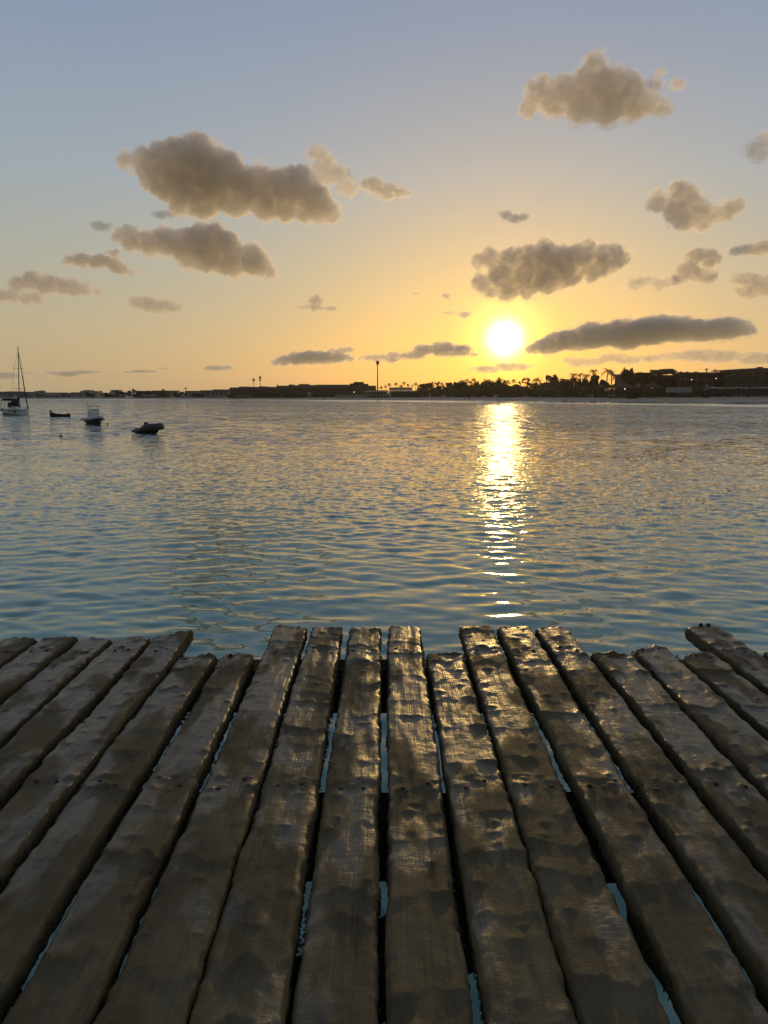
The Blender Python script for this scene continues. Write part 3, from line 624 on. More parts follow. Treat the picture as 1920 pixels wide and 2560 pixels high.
building('low grey house between the palm and the long dark hotel', [('wall', plaster[1], [(501.5, 571, 979.5, None, 0, 12)]), ('roof', roofm, [(501, 530, 975.5, 979.5, -.5, 12.5), (532, 572, 973.5, 979.5, -.5, 12.5)]), ('window*', opening, wins(504, 570, 6, 982, 986, 5))], 995, DL - 15)
DM = 505
roofs = [(574, 597, 968.6, 971.5), (597, 618, 966.4, 971.5), (618, 648, 967.2, 971.5), (648, 660, 965.6, 971.5), (660, 692, 967, 971.5), (692, 722, 964, 970), (722, 730, 961, 970), (730, 746.5, 963, 970), (746.8, 768.6, 960, 970), (769, 790, 962.5, 970), (790, 802, 961.5, 970), (802, 874, 961.5, 970)]
building('long dark stepped hotel stretching left from the tall lattice mast', [('wall', plaster[3], [(574, 693, 971.5, None, 0, 16), (693.4, 940, 969, None, .2, 16)]),
    ('roof*', roofm, [(a, c, v0, v1, -.5 + .05 * k, 16) for k, (a, c, v0, v1) in enumerate(roofs)]),
    ('roof_block', plaster[3], [(875, 884, 958.4, 969, 1, 9), (884.2, 909, 954.8, 969, .6, 10), (909.2, 920.5, 959.5, 969, 1, 9)]),
    ('end_wing', plaster[3], [(921, 939.5, 964, 969, .4, 14)]),
    ('window*', opening, wins(580, 690, 11, 975, 979, 6) + wins(580, 690, 11, 982, 986.5, 6) + wins(700, 935, 22, 972.5, 977, 6.5) + wins(700, 935, 22, 981, 986, 6.5)),
    ('terrace_wall', plaster[3], [(672, 826, 987.6, None, -8, 6)])], 994, DM)
DB = 468
building('pale beach bar with dark shutters and sloping white roof by the mast', [('wall', plaster[1], [(908, 975, 985, None, 0, 9)]), ('roof', plaster[0], [(912, 970, 975.5, 979, 1.5, 9), (908, 975, 978, 979.4, -1.0, 11)]), ('dark_upper_wall', opening, [(917, 968, 979.6, 985, 1.4, 6)]), ('terrace', plaster[0], [(838, 907, 987.5, None, -2, 6)]),
    ('shutter*', opening, wins(924, 974, 6, 988.5, 993.5, 6) + wins(842, 904, 7, 989, 992, 4.5, -2.06)), ('post*', plaster[1], [(910 + 8 * k, 911 + 8 * k, 979.4, None, -1, .3) for k in range(8)])], 994, DB, 'beach bar')
building('flat pale roofed pavilion behind the thin fan palms', [('wall', plaster[3], [(976, 1052, 979, None, 0, 8)]), ('roof', plaster[0], [(974, 1030, 968.5, 976, 6, 8), (975, 1053, 976.5, 979, -.6, 9)]), ('shutter*', opening, wins(979, 1050, 7, 983, 991, 6))], 994, DB + 6, 'pavilion')
DR = 412
building('brown beach bar hidden under trees below the sun', [('wall', plaster[3], [(1258, 1308, 981, None, 0, 8)]), ('roof', roofm, [(1254, 1312, 977.5, 981, -1, 10)]), ('pale_wall', plaster[2], [(1266, 1274, 982, None, -.3, 1), (1280, 1284, 982, None, -.3, 1), (1286, 1291, 982, None, -.3, 1)])], 991, 462, 'beach bar')
building('pair of pale gate pillars with dark doorway', [('wall', plaster[1], [(1334.5, 1346, 979, None, 0, 3)]), ('doorway', opening, [(1337.5, 1342.5, 981, 990, -.1, .3)])], 991, 440, 'gatehouse')
building('small pale hut with two dark doors behind the waders', [('wall', plaster[1], [(1396, 1410, 977, None, 0, 4)]), ('doorway*', opening, [(1400.5, 1405, 978.5, 989, -.1, .3)])], 991, 434, 'hut')
building('tan villa wall showing between dense palms', [('wall', plaster[2], [(1374, 1396, 960, None, 0, 8)]), ('roof', roofm, [(1371, 1399, 957, 960, -.8, 9)]), ('window*', opening, wins(1379, 1394, 2, 963, 970, 5))], 991, 456, 'house')
building('two storey lodge with pale flat roof behind the round trees', [('wall', plaster[3], [(1551, 1690, 939.6, None, 0, 12)]), ('roof', plaster[1], [(1546, 1625, 935.4, 937.2, -1.4, 14), (1548, 1690, 937.4, 939.6, -.8, 13)]), ('balcony', plaster[2], [(1572, 1594, 955.4, 957, -1.5, 1.5)]), ('pillar*', plaster[1], [(1561, 1563, 939.6, 988, -.4, .4), (1577, 1579, 939.6, 988, -.4, .4), (1588, 1590, 939.6, 988, -.4, .4)]),
    ('window*', opening, wins(1556, 1612, 5, 943, 952, 7))], 991, DR + 20)
building('grey two storey hotel wing with deep recessed balconies', [('wall', plaster[3], [(1697, 1813, 931.6, None, 2.4, 11)]), ('roof', roofm, [(1695, 1826, 930.6, 933, 0, 13)]), ('floor_slab', plaster[3], [(1697, 1813, 947.6, 950.4, 0, 2.3)]),
    ('pillar*', plaster[3], [(1697 + k * 29, 1699.6 + k * 29, 933, 988, .1, .5) for k in range(5)]), ('window*', opening, wins(1700, 1812, 8, 935, 946.5, 11.5, 2.3) + wins(1700, 1812, 8, 952, 966, 11.5, 2.3)),
    ('chimney*', roofm, [(1702, 1706, 928.6, 930.6, 2, 2), (1717, 1722, 929, 930.6, 2, 2), (1738, 1745, 929, 930.6, 3, 2)])], 991, DR)
building('large brown hotel with upturned overhanging roof at the right edge', [('wall', plaster[3], [(1825, 1990, 932, None, 2.6, 14)]),
    ('roof', roofm, [(1813, 1990, 924.6, 926.8, -1.5, 18), (1835, 1990, 923.0, 924.6, -.8, 17), (1860, 1990, 921.4, 923.0, 0, 16), (1890, 1990, 919.8, 921.4, .8, 15)]), ('roof_box', roofm, [(1898, 1908, 917.2, 919.8, 2, 3)]),
    ('top_wall', plaster[2], [(1824, 1990, 926.8, 932, 1.6, 12)]), ('floor_slab*', plaster[3], [(1812, 1990, 938.4, 941, -.4, 3), (1812, 1990, 945, 947, -.5, 3), (1812, 1990, 963.5, 966, -.4, 3)]),
    ('window*', opening, wins(1826, 1990, 12, 948.5, 960, 9, 2.5) + wins(1826, 1990, 12, 968, 986, 9, 2.5)), ('shutter*', plaster[1], [(1825.5, 1838, 933, 938, 2.4, .3), (1858, 1862, 933, 938, 2.4, .3), (1880, 1888, 931.5, 937, 2.4, .3), (1902, 1910, 930.5, 937, 2.4, .3)])], 991, DR - 8)

# thatched shelters on the beach
def thatch_hut(u0, u1, v0, ve, vb, d, lab, posts):
    a = at(u0, ve, d); c = at(u1, ve, d); w = (c.x - a.x) / 2; cx = (a.x + c.x) / 2; top = at(u0, v0, d).z; zg = gzf(cx, d)
    e = empty('thatched_shelter', (cx, d + w * .6, zg), 0, lab, 'beach shelter', 'thatched shelters along the beach')
    m = MB(); N = 20; prof = [(w, a.z - zg), (w * .97, a.z - zg + .25), (w * .55, (a.z + top) / 2 - zg - .15), (w * .2, top - zg - .5), (.05, top - zg)]
    m.loft([[(r_ * math.cos(2 * math.pi * k / N) * (1 + .03 * math.sin(k * 2.7 + r_)), .6 * r_ * math.sin(2 * math.pi * k / N), z) for k in range(N)] for r_, z in prof], True, True); m.build('thatch_roof', thatch, e)
    for k in range(posts):
        for sg in (-1, 1):
            x = -w * .85 + 1.7 * w * k / (posts - 1); m = MB(); m.path([(x, sg * w * .25, -.3), (x, sg * w * .25, a.z - zg + .1)], .12, 6); m.build('post', bark, e)
    m = MB(); m.box((0, .3 * w, .5), (w * 1.3, w * .2, 1.0)); m.build('counter', plaster[3], e)
thatch_hut(1520, 1598, 952, 970, 988, 402, 'wide thatched beach shelter with a small lamp under its eave', 5)
thatch_hut(1612, 1660, 954, 969, 988, 400, 'pointed thatched shelter left of the pale cabana row', 4)
thatch_hut(1486, 1524, 957, 968, 988, 418, 'low thatched roof under the tall coconut palms', 3)

# cabana row, parasols, sunbeds, lamps
d = 404; a = at(1664, 990, d); c = at(1728, 990, d); zg = gzf(a.x, d)
cab = empty('cabana_row', ((a.x + c.x) / 2, d, zg), 0, 'row of pale curtained cabanas right of the pointed thatch', 'cabana')
wd = c.x - a.x; zt = at(1664, 968.5, d).z - zg; zb_ = at(1664, 981, d).z - zg
m = MB(); m.box((0, .8, zt), (wd, 1.8, .12)); m.build('roof', plaster[1], cab)
for k in range(15):
    m = MB(); x = -wd / 2 + wd * (k + .5) / 15; m.loft([[(x + wd / 34 * (j - 2) * .5, .08 * math.sin(j * 2 + k), z) for j in range(5)] for z in (zb_, zt)], False); m.build('curtain', material('pale_curtain', (.34, .37, .37), .9, .1, .12, 3) if k == 0 else bpy.data.materials['pale_curtain'], cab)
for k in range(8):
    m = MB(); m.box((-wd / 2 + wd * k / 7, -.1, zt / 2), (.14, .14, zt)); m.build('post', plaster[1], cab)
def parasol(u, vtop, d, w, lab, group, zoff=0, folded=False):
    c = at(u, vtop, d); zg = gzf(c.x, d); H_ = c.z - zg
    e = empty('parasol', (c.x, d, zg), rnd.uniform(0, 6), lab, 'parasol', group)
    m = MB(); m.path([(0, 0, -.2), (0, 0, H_)], .04, 6); m.build('pole', plaster[1], e)
    m = MB()
    if folded: m.lathe((0, 0, 0), [(.05, H_ * .35), (.22, H_ * .4), (.16, H_ * .7), (.03, H_)], 8)
    else:
        N = 16; m.loft([[(r_ * w * math.cos(2 * math.pi * k / N), r_ * w * math.sin(2 * math.pi * k / N), H_ - z - (.06 * (k % 2) if r_ > .9 else 0)) for k in range(N)] for r_, z in ((.03, 0), (.5, .16), (1.0, .42), (.99, .55))], False, True)
    m.build('canopy', cloth if not folded else plaster[4], e)
ORD = ['first', 'second', 'third', 'fourth', 'fifth', 'sixth', 'seventh', 'eighth', 'ninth', 'tenth', 'eleventh', 'twelfth', 'thirteenth']
for k, u in enumerate((1784, 1803, 1825, 1843, 1862, 1884, 1902, 1917)):
    parasol(u, 968.6 - (1.2 if k % 3 == 0 else 0) - k * .1, 402, 2.2, ORD[k] + ' open pale parasol from the left in front of the right hand hotel', 'open parasols on the right hand beach')
for k in range(7):
    parasol(591 + k * 6.2, 986.5, 488, .5, ORD[k] + ' folded pale parasol from the left below the two small masts', 'folded parasols below the small masts', 0, True)
def sunbed(u, v, d, lab):
    c = at(u, v, d); zg = gzf(c.x, d)
    e = empty('sunbed', (c.x, d, zg), rnd.uniform(-.25, .25), lab, 'sunbed', 'white sunbeds on the right hand beach')
    m = MB(); m.box((0, 0, .33), (1.5, .65, .12)); m.build('mattress', cloth, e)
    m = MB(); m.loft([[(.7, -.32, .33), (.7, .32, .33)], [(1.25, -.32, .72), (1.25, .32, .72)], [(1.22, -.32, .8), (1.22, .32, .8)], [(.68, -.32, .42), (.68, .32, .42)]], False, False); m.build('backrest', cloth, e)
    for x in (-.6, .6):
        m = MB(); m.box((x, 0, .13), (.08, .6, .28)); m.build('leg', alu, e)
for k, u in enumerate((1779, 1801, 1806, 1828, 1836, 1849, 1855, 1875, 1886, 1898, 1906, 1914)):
    sunbed(u, 991, 394 + (k % 2) * 2, ORD[k] + ' white sunbed from the left in the beach row')
def lamp(u, v, d, lab, lit, name='street_lamp'):
    c = at(u, v, d); zg = gzf(c.x, d)
    e = empty(name, (c.x, d, zg), 0, lab, 'lamp'); m = MB(); m.path([(0, 0, -.3), (0, 0, c.z - zg - .2)], .06, 6); m.build('pole', darkpost, e)
    m = MB(); r_ = .2; m.lathe((0, 0, c.z - zg), [(.03, -r_), (r_ * .8, -r_ * .6), (r_, 0), (r_ * .8, r_ * .6), (.03, r_)], 8); m.build('globe', lampm if lit else palelamp, e, True)
lamp(1729, 949, 405, 'lit globe lamp at the left end of the grey hotel wing', True)
lamp(1790.5, 946, 405, 'brightest lit globe lamp before the middle of the hotel wing', True)
lamp(1829.5, 954.5, 400, 'unlit globe lamp left in front of the brown hotel', False)
lamp(1884.5, 953, 400, 'unlit globe lamp right in front of the brown hotel', False)
lamp(1562, 972.5, 396, 'small lit lamp under the wide thatched shelter', True)
lamp(885.5, 980.5, 480, 'tiny lit lamp before the long dark hotel', True)
c = at(1767, 968, 400); zg = gzf(c.x, 400)
e = empty('notice_board', (c.x, 400, zg), 0, 'narrow upright pale framed board left of the parasols', 'sign')
m = MB(); m.box((0, 0, c.z - zg), (1.25, .15, 2.3)); m.build('frame', plaster[4], e); m = MB(); m.box((0, -.1, c.z - zg), (.7, .08, 1.6)); m.build('panel', opening, e); m = MB(); m.box((0, .05, .5), (.15, .1, 2.6)); m.build('post', darkpost, e)
c = at(1596, 963.5, 398); zg = gzf(c.x, 398)
e = empty('round_sign', (c.x, 398, zg), 0, 'pale round disc sign on a pole beside the wide thatched shelter', 'sign')
m = MB(); N = 24; m.loft([[(1.15 * math.cos(2 * math.pi * k / N), y_, c.z - zg + .98 * math.sin(2 * math.pi * k / N)) for k in range(N)] for y_ in (-.06, .06)], True, True); m.build('disc', plaster[1], e); m = MB(); m.path([(0, .12, -.2), (0, .12, c.z - zg)], .07, 6); m.build('pole', darkpost, e)
c = at(1630, 969.7, 393); zg = gzf(c.x, 393)
e = empty('hanging_sign', (c.x, 393, zg), 0, 'small pale rectangular sign under the pointed thatch', 'sign'); m = MB(); m.box((0, 0, c.z - zg), (1.2, .1, .7)); m.build('board', plaster[4], e); m = MB(); m.path([(0, .1, -.2), (0, .1, c.z - zg)], .06, 6); m.build('pole', darkpost, e)
# lifeguard chair
c = at(773.5, 981, 488); zg = gzf(c.x, 488); e = empty('lifeguard_chair', (c.x, 488, zg), 0, 'tall pale lifeguard chair before the long dark hotel', 'lifeguard chair'); H_ = c.z - zg
for sx in (-1, 1):
    for sy in (-1, 1):
        m = MB(); m.path([(sx * .9, sy * .8, -.2), (sx * .5, sy * .4, H_ * .75)], .08, 5); m.build('leg', cloth, e)
m = MB(); m.box((0, 0, H_ * .72), (1.3, 1.1, .15)); m.build('seat', cloth, e); m = MB(); m.box((0, .5, H_ * .87), (1.2, .12, .8)); m.build('backrest', cloth, e)
# boats drawn up on the sand
def beached(u0, u1, d, lab):
    a = at(u0, 990, d); c = at(u1, 990, d); L = (c.x - a.x); zg = gzf((a.x + c.x) / 2, d)
    e = empty('beached_boat', ((a.x + c.x) / 2, d, zg + .15), 0, lab, 'boat'); k = L / 7
    st = [(-3.5 * k, .5, .35, 1.3), (-2.5 * k, .9, .05, 1.0), (0, 1.0, 0, .85), (2.2 * k, .9, .05, .95), (3.4 * k, .35, .4, 1.35)]
    m = MB(); m.loft(hull_secs(st, 11), True); m.loft([q_[::-1] for q_ in hull_secs([(x, hb * .9, kz + .25, sz) for x, hb, kz, sz in st], 11)], False); m.build('hull', boatwood, e, True)
    for x in (-1.2 * k, .9 * k):
        m = MB(); m.box((x, 0, .72), (.3, 1.6, .06)); m.build('thwart', bark, e)
    m = MB(); m.box((.2 * k, 0, 1.0), (2.2 * k, .8, .5), 0, .8); m.build('tarpaulin', dark, e)
beached(1563, 1600, 390, 'long dark wooden boat drawn up before the wide thatched shelter')
beached(1755.5, 1772, 385, 'short dark boat hauled up below the notice board')

# masts
def mast_(u, vt, d, lab, heads, r_=.32):
    c = at(u, vt, d); zg = gzf(c.x, d); H_ = c.z - zg
    e = empty('telecom_mast', (c.x, d, zg), 0, lab, 'mast'); m = MB(); m.path([(0, 0, -.5), (0, 0, H_ * .95)], [r_, r_ * .65], 10); m.build('pole', darkpost, e, True)
    for z0, z1, w in heads:
        for k in range(3):
            an = k * 2.094 + .5; m = MB(); m.box((math.cos(an) * w, math.sin(an) * w, H_ - (z0 + z1) / 2), (.35, .35, z1 - z0), an); m.build('antenna_panel', darkpost, e)
        m = MB(); m.lathe((0, 0, H_ - z1), [(w * .3, 0), (w * .75, .25), (w * .8, z1 - z0 - .3), (w * .4, z1 - z0)], 10); m.build('antenna_core', darkpost, e)
    m = MB(); m.path([(0, 0, H_ * .9), (0, 0, H_ + .4)], .05, 5)
    if len(heads) == 1: m.path([(-1.4 * heads[0][2], 0, H_ - heads[0][1] - .6), (1.4 * heads[0][2], 0, H_ - heads[0][1] - .6)], .08, 5); m.path([(0, -1.4 * heads[0][2], H_ - heads[0][1] - .6), (0, 1.4 * heads[0][2], H_ - heads[0][1] - .6)], .08, 5)
    m.build('spike', darkpost, e)
mast_(944, 902, 480, 'tallest dark telecom mast standing between beach bar and fan palms', [(0, 2.2, .75)], .42)
mast_(634, 946.5, 560, 'shorter of the two thin masts above the long dark hotel', [(0, 1.6, .6)], .25)
mast_(650, 940, 560, 'thin mast with two antenna clusters above the long dark hotel', [(.3, 1.9, .6), (2.4, 3.4, .6)], .25)

# ------------------------------------------------------------------ trees
def leaf_mesh(name, clumps, leaf, n, flat=.6, rs=rnd):
    v = []; f = []
    for (cx_, cy_, cz_, rx, ry, rz) in clumps:
        for k in range(n):
            while True:
                q_ = Vector((rs.uniform(-1, 1), rs.uniform(-1, 1), rs.uniform(-1, 1)))
                if q_.length < 1: break
            q_ = q_ * (.55 + .45 * q_.length); c_ = Vector((cx_ + q_.x * rx, cy_ + q_.y * ry, cz_ + q_.z * rz))
            a_ = Vector((rs.gauss(0, 1), rs.gauss(0, 1), rs.gauss(0, flat))).normalized(); b2 = a_.orthogonal().normalized()
            b2.rotate(Matrix.Rotation(rs.uniform(0, 6.28), 3, a_)) if False else None
            L = leaf * rs.uniform(.6, 1.3); w = L * .55; i0 = len(v)
            v += [tuple(c_ - a_ * L), tuple(c_ - b2 * w), tuple(c_ + a_ * L), tuple(c_ + b2 * w)]; f.append((i0, i0 + 1, i0 + 2, i0 + 3))
    return mesh_np(name, v, f, False)
def crown_broad(seed, w=1.0, hgt=1.0, nclump=20, flat=False):
    rs = random.Random(seed); cl = []
    for k in range(nclump):
        a_ = rs.uniform(0, 6.28); r_ = rs.uniform(.1, .78) ** .7; z = rs.uniform(-.75, .8) if not flat else rs.uniform(-.35, .55) * (1 - r_ * .5)
        if not flat: r_ *= math.sqrt(max(.1, 1 - z * z))
        s_ = rs.uniform(.24, .42); cl.append((w * r_ * math.cos(a_), w * r_ * math.sin(a_), hgt * z, w * s_, w * s_, hgt * s_ * .85))
    return leaf_mesh('crown', cl, .11 * w ** .5, 58, .8, rs)
def trunk_mesh(h_, r_, lean, branches, seed):
    rs = random.Random(seed); m = MB(); m.path([(0, 0, -.05 * h_), (lean * .3, 0, h_ * .35), (lean, 0, h_ * .75)], [r_, r_ * .8, r_ * .6], 7)
    for k in range(branches):
        a_ = k * 6.28 / max(1, branches) + rs.uniform(-.4, .4); m.path([(lean * .7, 0, h_ * .55), (lean + .35 * h_ * .6 * math.cos(a_), .35 * h_ * .6 * math.sin(a_), h_ * rs.uniform(.85, 1.05))], [r_ * .5, r_ * .2], 5)
    return m.mesh('trunk', True)
def palm_crown(seed, L, nf, droop, leaflet, up=.9):
    rs = random.Random(seed); v = []; f = []
    for k in range(nf):
        a_ = k * 2.399 + rs.uniform(-.2, .2); el = rs.uniform(-.35, up); Lk = L * rs.uniform(.8, 1.1); n = 9; dirv = Vector((math.cos(a_), math.sin(a_), 0)); side = Vector((-math.sin(a_), math.cos(a_), 0))
        for j in range(n):
            t_ = (j + .6) / n; t2 = (j + 1.5) / n
            p0 = dirv * (Lk * t_ * math.cos(el * (1 - t_ * .3))) + Vector((0, 0, Lk * (math.sin(el) * t_ - droop * t_ * t_)))
            p1 = dirv * (Lk * t2 * math.cos(el * (1 - t2 * .3))) + Vector((0, 0, Lk * (math.sin(el) * t2 - droop * t2 * t2)))
            w = leaflet * math.sin(min(1, t_ * 1.15 + .12) * math.pi) ** .6
            for sg in (-1, 1):
                tip = (p0 + p1) / 2 + side * sg * w + dirv * w * .45 + Vector((0, 0, -w * rs.uniform(.25, .7))); i0 = len(v)
                v += [tuple(p0), tuple(p0.lerp(p1, .75)), tuple(tip), tuple(tip - dirv * .02)]; f.append((i0, i0 + 1, i0 + 2, i0 + 3))
    return mesh_np('crown', v, f, False)
def fan_crown(seed, L):
    rs = random.Random(seed); v = []; f = []
    for k in range(44):
        z = rs.uniform(-.75, 1); a_ = rs.uniform(0, 6.28); r_ = math.sqrt(1 - min(1, z * z)); d_ = Vector((r_ * math.cos(a_), r_ * math.sin(a_), z)); s_ = d_.orthogonal().normalized(); s_.rotate(Matrix.Rotation(rs.uniform(0, 6.28), 3, d_)); Lk = L * rs.uniform(.75, 1.1) * (1 if z > -.2 else .7)
        c_ = d_ * Lk * .45
        for j in range(5):
            an = (j - 2) * .42; e_ = c_ + (d_ * math.cos(an) + s_ * math.sin(an)) * Lk * .55; i0 = len(v); o_ = s_ * Lk * .06
            v += [tuple(c_), tuple((c_ + e_) / 2 - o_), tuple(e_), tuple((c_ + e_) / 2 + o_)]; f.append((i0, i0 + 1, i0 + 2, i0 + 3))
    return mesh_np('crown', v, f, False)
BRO = [crown_broad(s_, 1, .8, 24) for s_ in (1, 2, 3, 4)]; FLATC = crown_broad(9, 1, .5, 44, True)
COC = [palm_crown(s_, 1.0, 22, .75, .16, 1.1) for s_ in (5, 6, 7)]; FAN = [fan_crown(s_, 1.0) for s_ in (8, 9)]
BUSH = [crown_broad(s_, 1, .6, 16) for s_ in (21, 22)]
for me in BRO + [FLATC] + BUSH: me.materials.append(leafm[0])
for me in COC + FAN: me.materials.append(leafm[2])
TRK = [trunk_mesh(1, .05, .04, 4, 1), trunk_mesh(1, .028, .05, 0, 2), trunk_mesh(1, .022, 0, 0, 3)]
for me in TRK: me.materials.append(bark)
def tree(kind, u, vt, d, wpx, lab, group, hpx=None, base=None):
    if 1040 < u < 1700 and kind != 'flat': wpx *= 1.3
    s_ = 1 / ppm(d); c = at(u, vt, d); zg = gzf(c.x, d); top = c.z - zg; r_ = wpx * s_ / 2
    if kind in ('broad', 'flat', 'bush'):
        hh_ = (hpx * s_ / 2) if hpx else r_ * .85
        name = {'broad': 'broadleaf_tree', 'flat': 'acacia_tree', 'bush': 'bush'}[kind]
        e = empty(name, (c.x, d, zg), rnd.uniform(0, 6.28), lab, 'tree' if kind != 'bush' else 'bush', group)
        me = FLATC if kind == 'flat' else (rnd.choice(BRO) if kind == 'broad' else rnd.choice(BUSH))
        o = link('crown', me, e); k_ = {'broad': .8, 'flat': .5, 'bush': .6}[kind]; zc = top - hh_ * 1.0
        o.location = (0, 0, zc); o.scale = (r_, r_, hh_ / k_ * .92)
        t_ = link('trunk', TRK[0], e); hz = max(.6, zc + hh_ * .2); t_.scale = (hz * .8, hz * .8, hz * 1.1)
    else:
        name = {'coco': 'coconut_palm', 'fan': 'fan_palm'}[kind]; e = empty(name, (c.x, d, zg), rnd.uniform(0, 6.28), lab, 'palm', group)
        hc = top - r_ * (.55 if kind == 'coco' else .9)
        o = link('crown', rnd.choice(COC if kind == 'coco' else FAN), e); o.scale = (r_ * 1.05,) * 3; o.rotation_euler = (0, 0, rnd.uniform(0, 6.28))
        t_ = link('trunk', TRK[1 if kind == 'coco' else 2], e); t_.scale = (hc, hc, hc / .75); o.location = (.05 * hc if kind == 'coco' else 0, 0, hc)
    return e
fans = [(952, 965, 10), (964, 962.5, 10), (973, 957.5, 11), (990, 956, 11), (1001, 961.5, 12), (1009, 953.5, 11), (1021, 959, 11), (1031, 961.5, 7), (1039, 956, 10), (1046, 960.5, 8)]
for k, (u, v, w) in enumerate(fans): tree('fan', u, v, 484, w, ORD[k] + ' fan palm from the left in the row right of the tallest mast', 'fan palms right of the tallest mast')
mid = [('broad', 1056, 957, 24), ('broad', 1071, 954.5, 26), ('fan', 1084, 952.5, 15), ('fan', 1100, 953.5, 17), ('broad', 1095, 963, 30), ('broad', 1121, 954.5, 28), ('broad', 1133, 954, 28), ('broad', 1154, 949, 32), ('fan', 1170, 947, 12), ('fan', 1183, 945, 18), ('broad', 1196, 951, 24), ('broad', 1222, 947, 40),
       ('broad', 1250, 944.5, 28), ('fan', 1250, 942.5, 12), ('fan', 1271, 949.5, 12), ('fan', 1285, 947.5, 11), ('broad', 1292, 960, 40), ('broad', 1268, 960, 44), ('fan', 1302, 951, 11), ('fan', 1315, 941.5, 19), ('coco', 1340, 937, 30), ('broad', 1330, 955, 44), ('broad', 1378, 936, 42), ('coco', 1411, 937.5, 34), ('broad', 1411, 946, 38), ('coco', 1433, 926.5, 26), ('broad', 1436, 940, 30), ('coco', 1449, 927, 22), ('coco', 1466, 930, 24), ('broad', 1460, 942, 36), ('broad', 1487, 932, 26), ('coco', 1488, 918, 26), ('coco', 1517, 914, 36), ('coco', 1531, 922, 26), ('coco', 1541, 934, 30),
       ('broad', 1566, 918, 22), ('broad', 1578, 919, 18), ('broad', 1571, 924, 30), ('flat', 1608, 926.5, 46), ('flat', 1660, 916.5, 72), ('broad', 1640, 930, 36), ('broad', 1690, 938, 34), ('broad', 1670, 940, 44), ('coco', 1769, 918, 16), ('coco', 1784.5, 920.5, 12), ('coco', 1796, 923, 13), ('broad', 1500, 948, 40), ('broad', 1360, 955, 40), ('broad', 1175, 960, 50), ('broad', 1140, 965, 50), ('broad', 1220, 962, 60)]
cnt = {}
nm = {'broad': 'dense rounded tree', 'fan': 'stout fan palm', 'coco': 'coconut palm with drooping fronds', 'flat': 'wide umbrella topped acacia'}
where = lambda u: 'left of the sun' if u < 1225 else 'under the sun' if u < 1300 else 'right of the sun' if u < 1480 else 'by the thatched shelters' if u < 1700 else 'behind the hotel roof'
keyn = {}
for t_ in mid: keyn[(t_[0], where(t_[1]))] = keyn.get((t_[0], where(t_[1])), 0) + 1
for kind, u, v, w in sorted(mid, key=lambda t_: t_[1]):
    k = (kind, where(u)); cnt[k] = cnt.get(k, 0) + 1
    lab = ('%s from the left among the %s %s' % (ORD[cnt[k] - 1], nm[kind].replace(' with', 's with') if ' with' in nm[kind] else nm[kind] + 's', where(u))) if keyn[k] > 1 else nm[kind] + ' ' + where(u)
    dd = (440 if u > 1700 else 418 if u > 1480 else 470 - (u - 1050) * .10) + (6 if kind == 'broad' else 0) + rnd.uniform(-3, 3) + (8 if v > 950 else 0)
    hp = {'flat': 20 if w < 50 else 26}.get(kind, None)
    if kind == 'broad': hp = min(2 * (990 - v) * .62, w * 2.2)
    tree(kind, u, v, dd, w, ' '.join(lab.split()), {'broad': 'dense trees along the shore', 'fan': 'stout fan palms along the shore', 'coco': 'coconut palms along the shore', 'flat': 'acacias along the shore'}[kind], hp)
lb = [('bush', 93, 985, 12), ('bush', 218, 980, 14), ('bush', 230, 984, 20), ('bush', 262, 981.5, 26), ('bush', 292, 975, 14), ('bush', 303, 979, 30), ('bush', 322, 976, 18), ('bush', 334, 972, 13), ('bush', 350, 977, 22), ('bush', 370, 976.5, 16), ('bush', 408, 972.5, 11), ('bush', 405, 982, 40), ('bush', 440, 975.5, 24), ('bush', 455, 979, 22), ('bush', 530, 978, 28), ('bush', 560, 980, 24), ('bush', 490, 984, 40), ('bush', 342, 985, 40), ('bush', 590, 984, 30), ('bush', 275, 986, 40)]
for k, (kind, u, v, w) in enumerate(lb):
    tree(kind, u, v, 545 + rnd.uniform(-6, 6), w, '%s rounded dark bush from the left in the far left shore scrub' % (ORD + ['fourteenth', 'fifteenth', 'sixteenth', 'seventeenth', 'eighteenth', 'nineteenth', 'twentieth'])[k], 'scrub bushes along the far left shore', min(w * .8, 2 * (993 - v) * .55))
tree('coco', 464, 966.5, 540, 12, 'lone palm above the gabled house left of the hotel', None)
tree('fan', 252, 976, 545, 6, 'small lone fan palm among the left shore scrub', None)
tree('coco', 695, 959.5, 525, 8, 'small palm rising over the roof of the long dark hotel', None)
# continuous low hedge behind the beach
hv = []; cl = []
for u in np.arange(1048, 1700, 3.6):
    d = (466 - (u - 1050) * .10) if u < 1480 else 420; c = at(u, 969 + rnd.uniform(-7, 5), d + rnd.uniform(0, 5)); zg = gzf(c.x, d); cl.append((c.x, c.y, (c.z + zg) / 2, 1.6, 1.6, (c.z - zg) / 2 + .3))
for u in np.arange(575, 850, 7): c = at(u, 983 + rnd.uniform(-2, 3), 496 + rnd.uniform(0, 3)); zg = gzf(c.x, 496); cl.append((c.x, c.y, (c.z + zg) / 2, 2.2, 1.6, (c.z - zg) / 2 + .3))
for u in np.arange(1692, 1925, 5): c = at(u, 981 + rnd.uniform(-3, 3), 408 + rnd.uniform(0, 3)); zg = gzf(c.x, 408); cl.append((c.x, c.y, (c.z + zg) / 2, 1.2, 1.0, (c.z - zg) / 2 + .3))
tag(link('undergrowth', leaf_mesh('undergrowth', cl, .42, 95, .8), None, leafm[1]), 'dark undergrowth filling the shade under the shore trees', 'undergrowth', None, 'stuff')

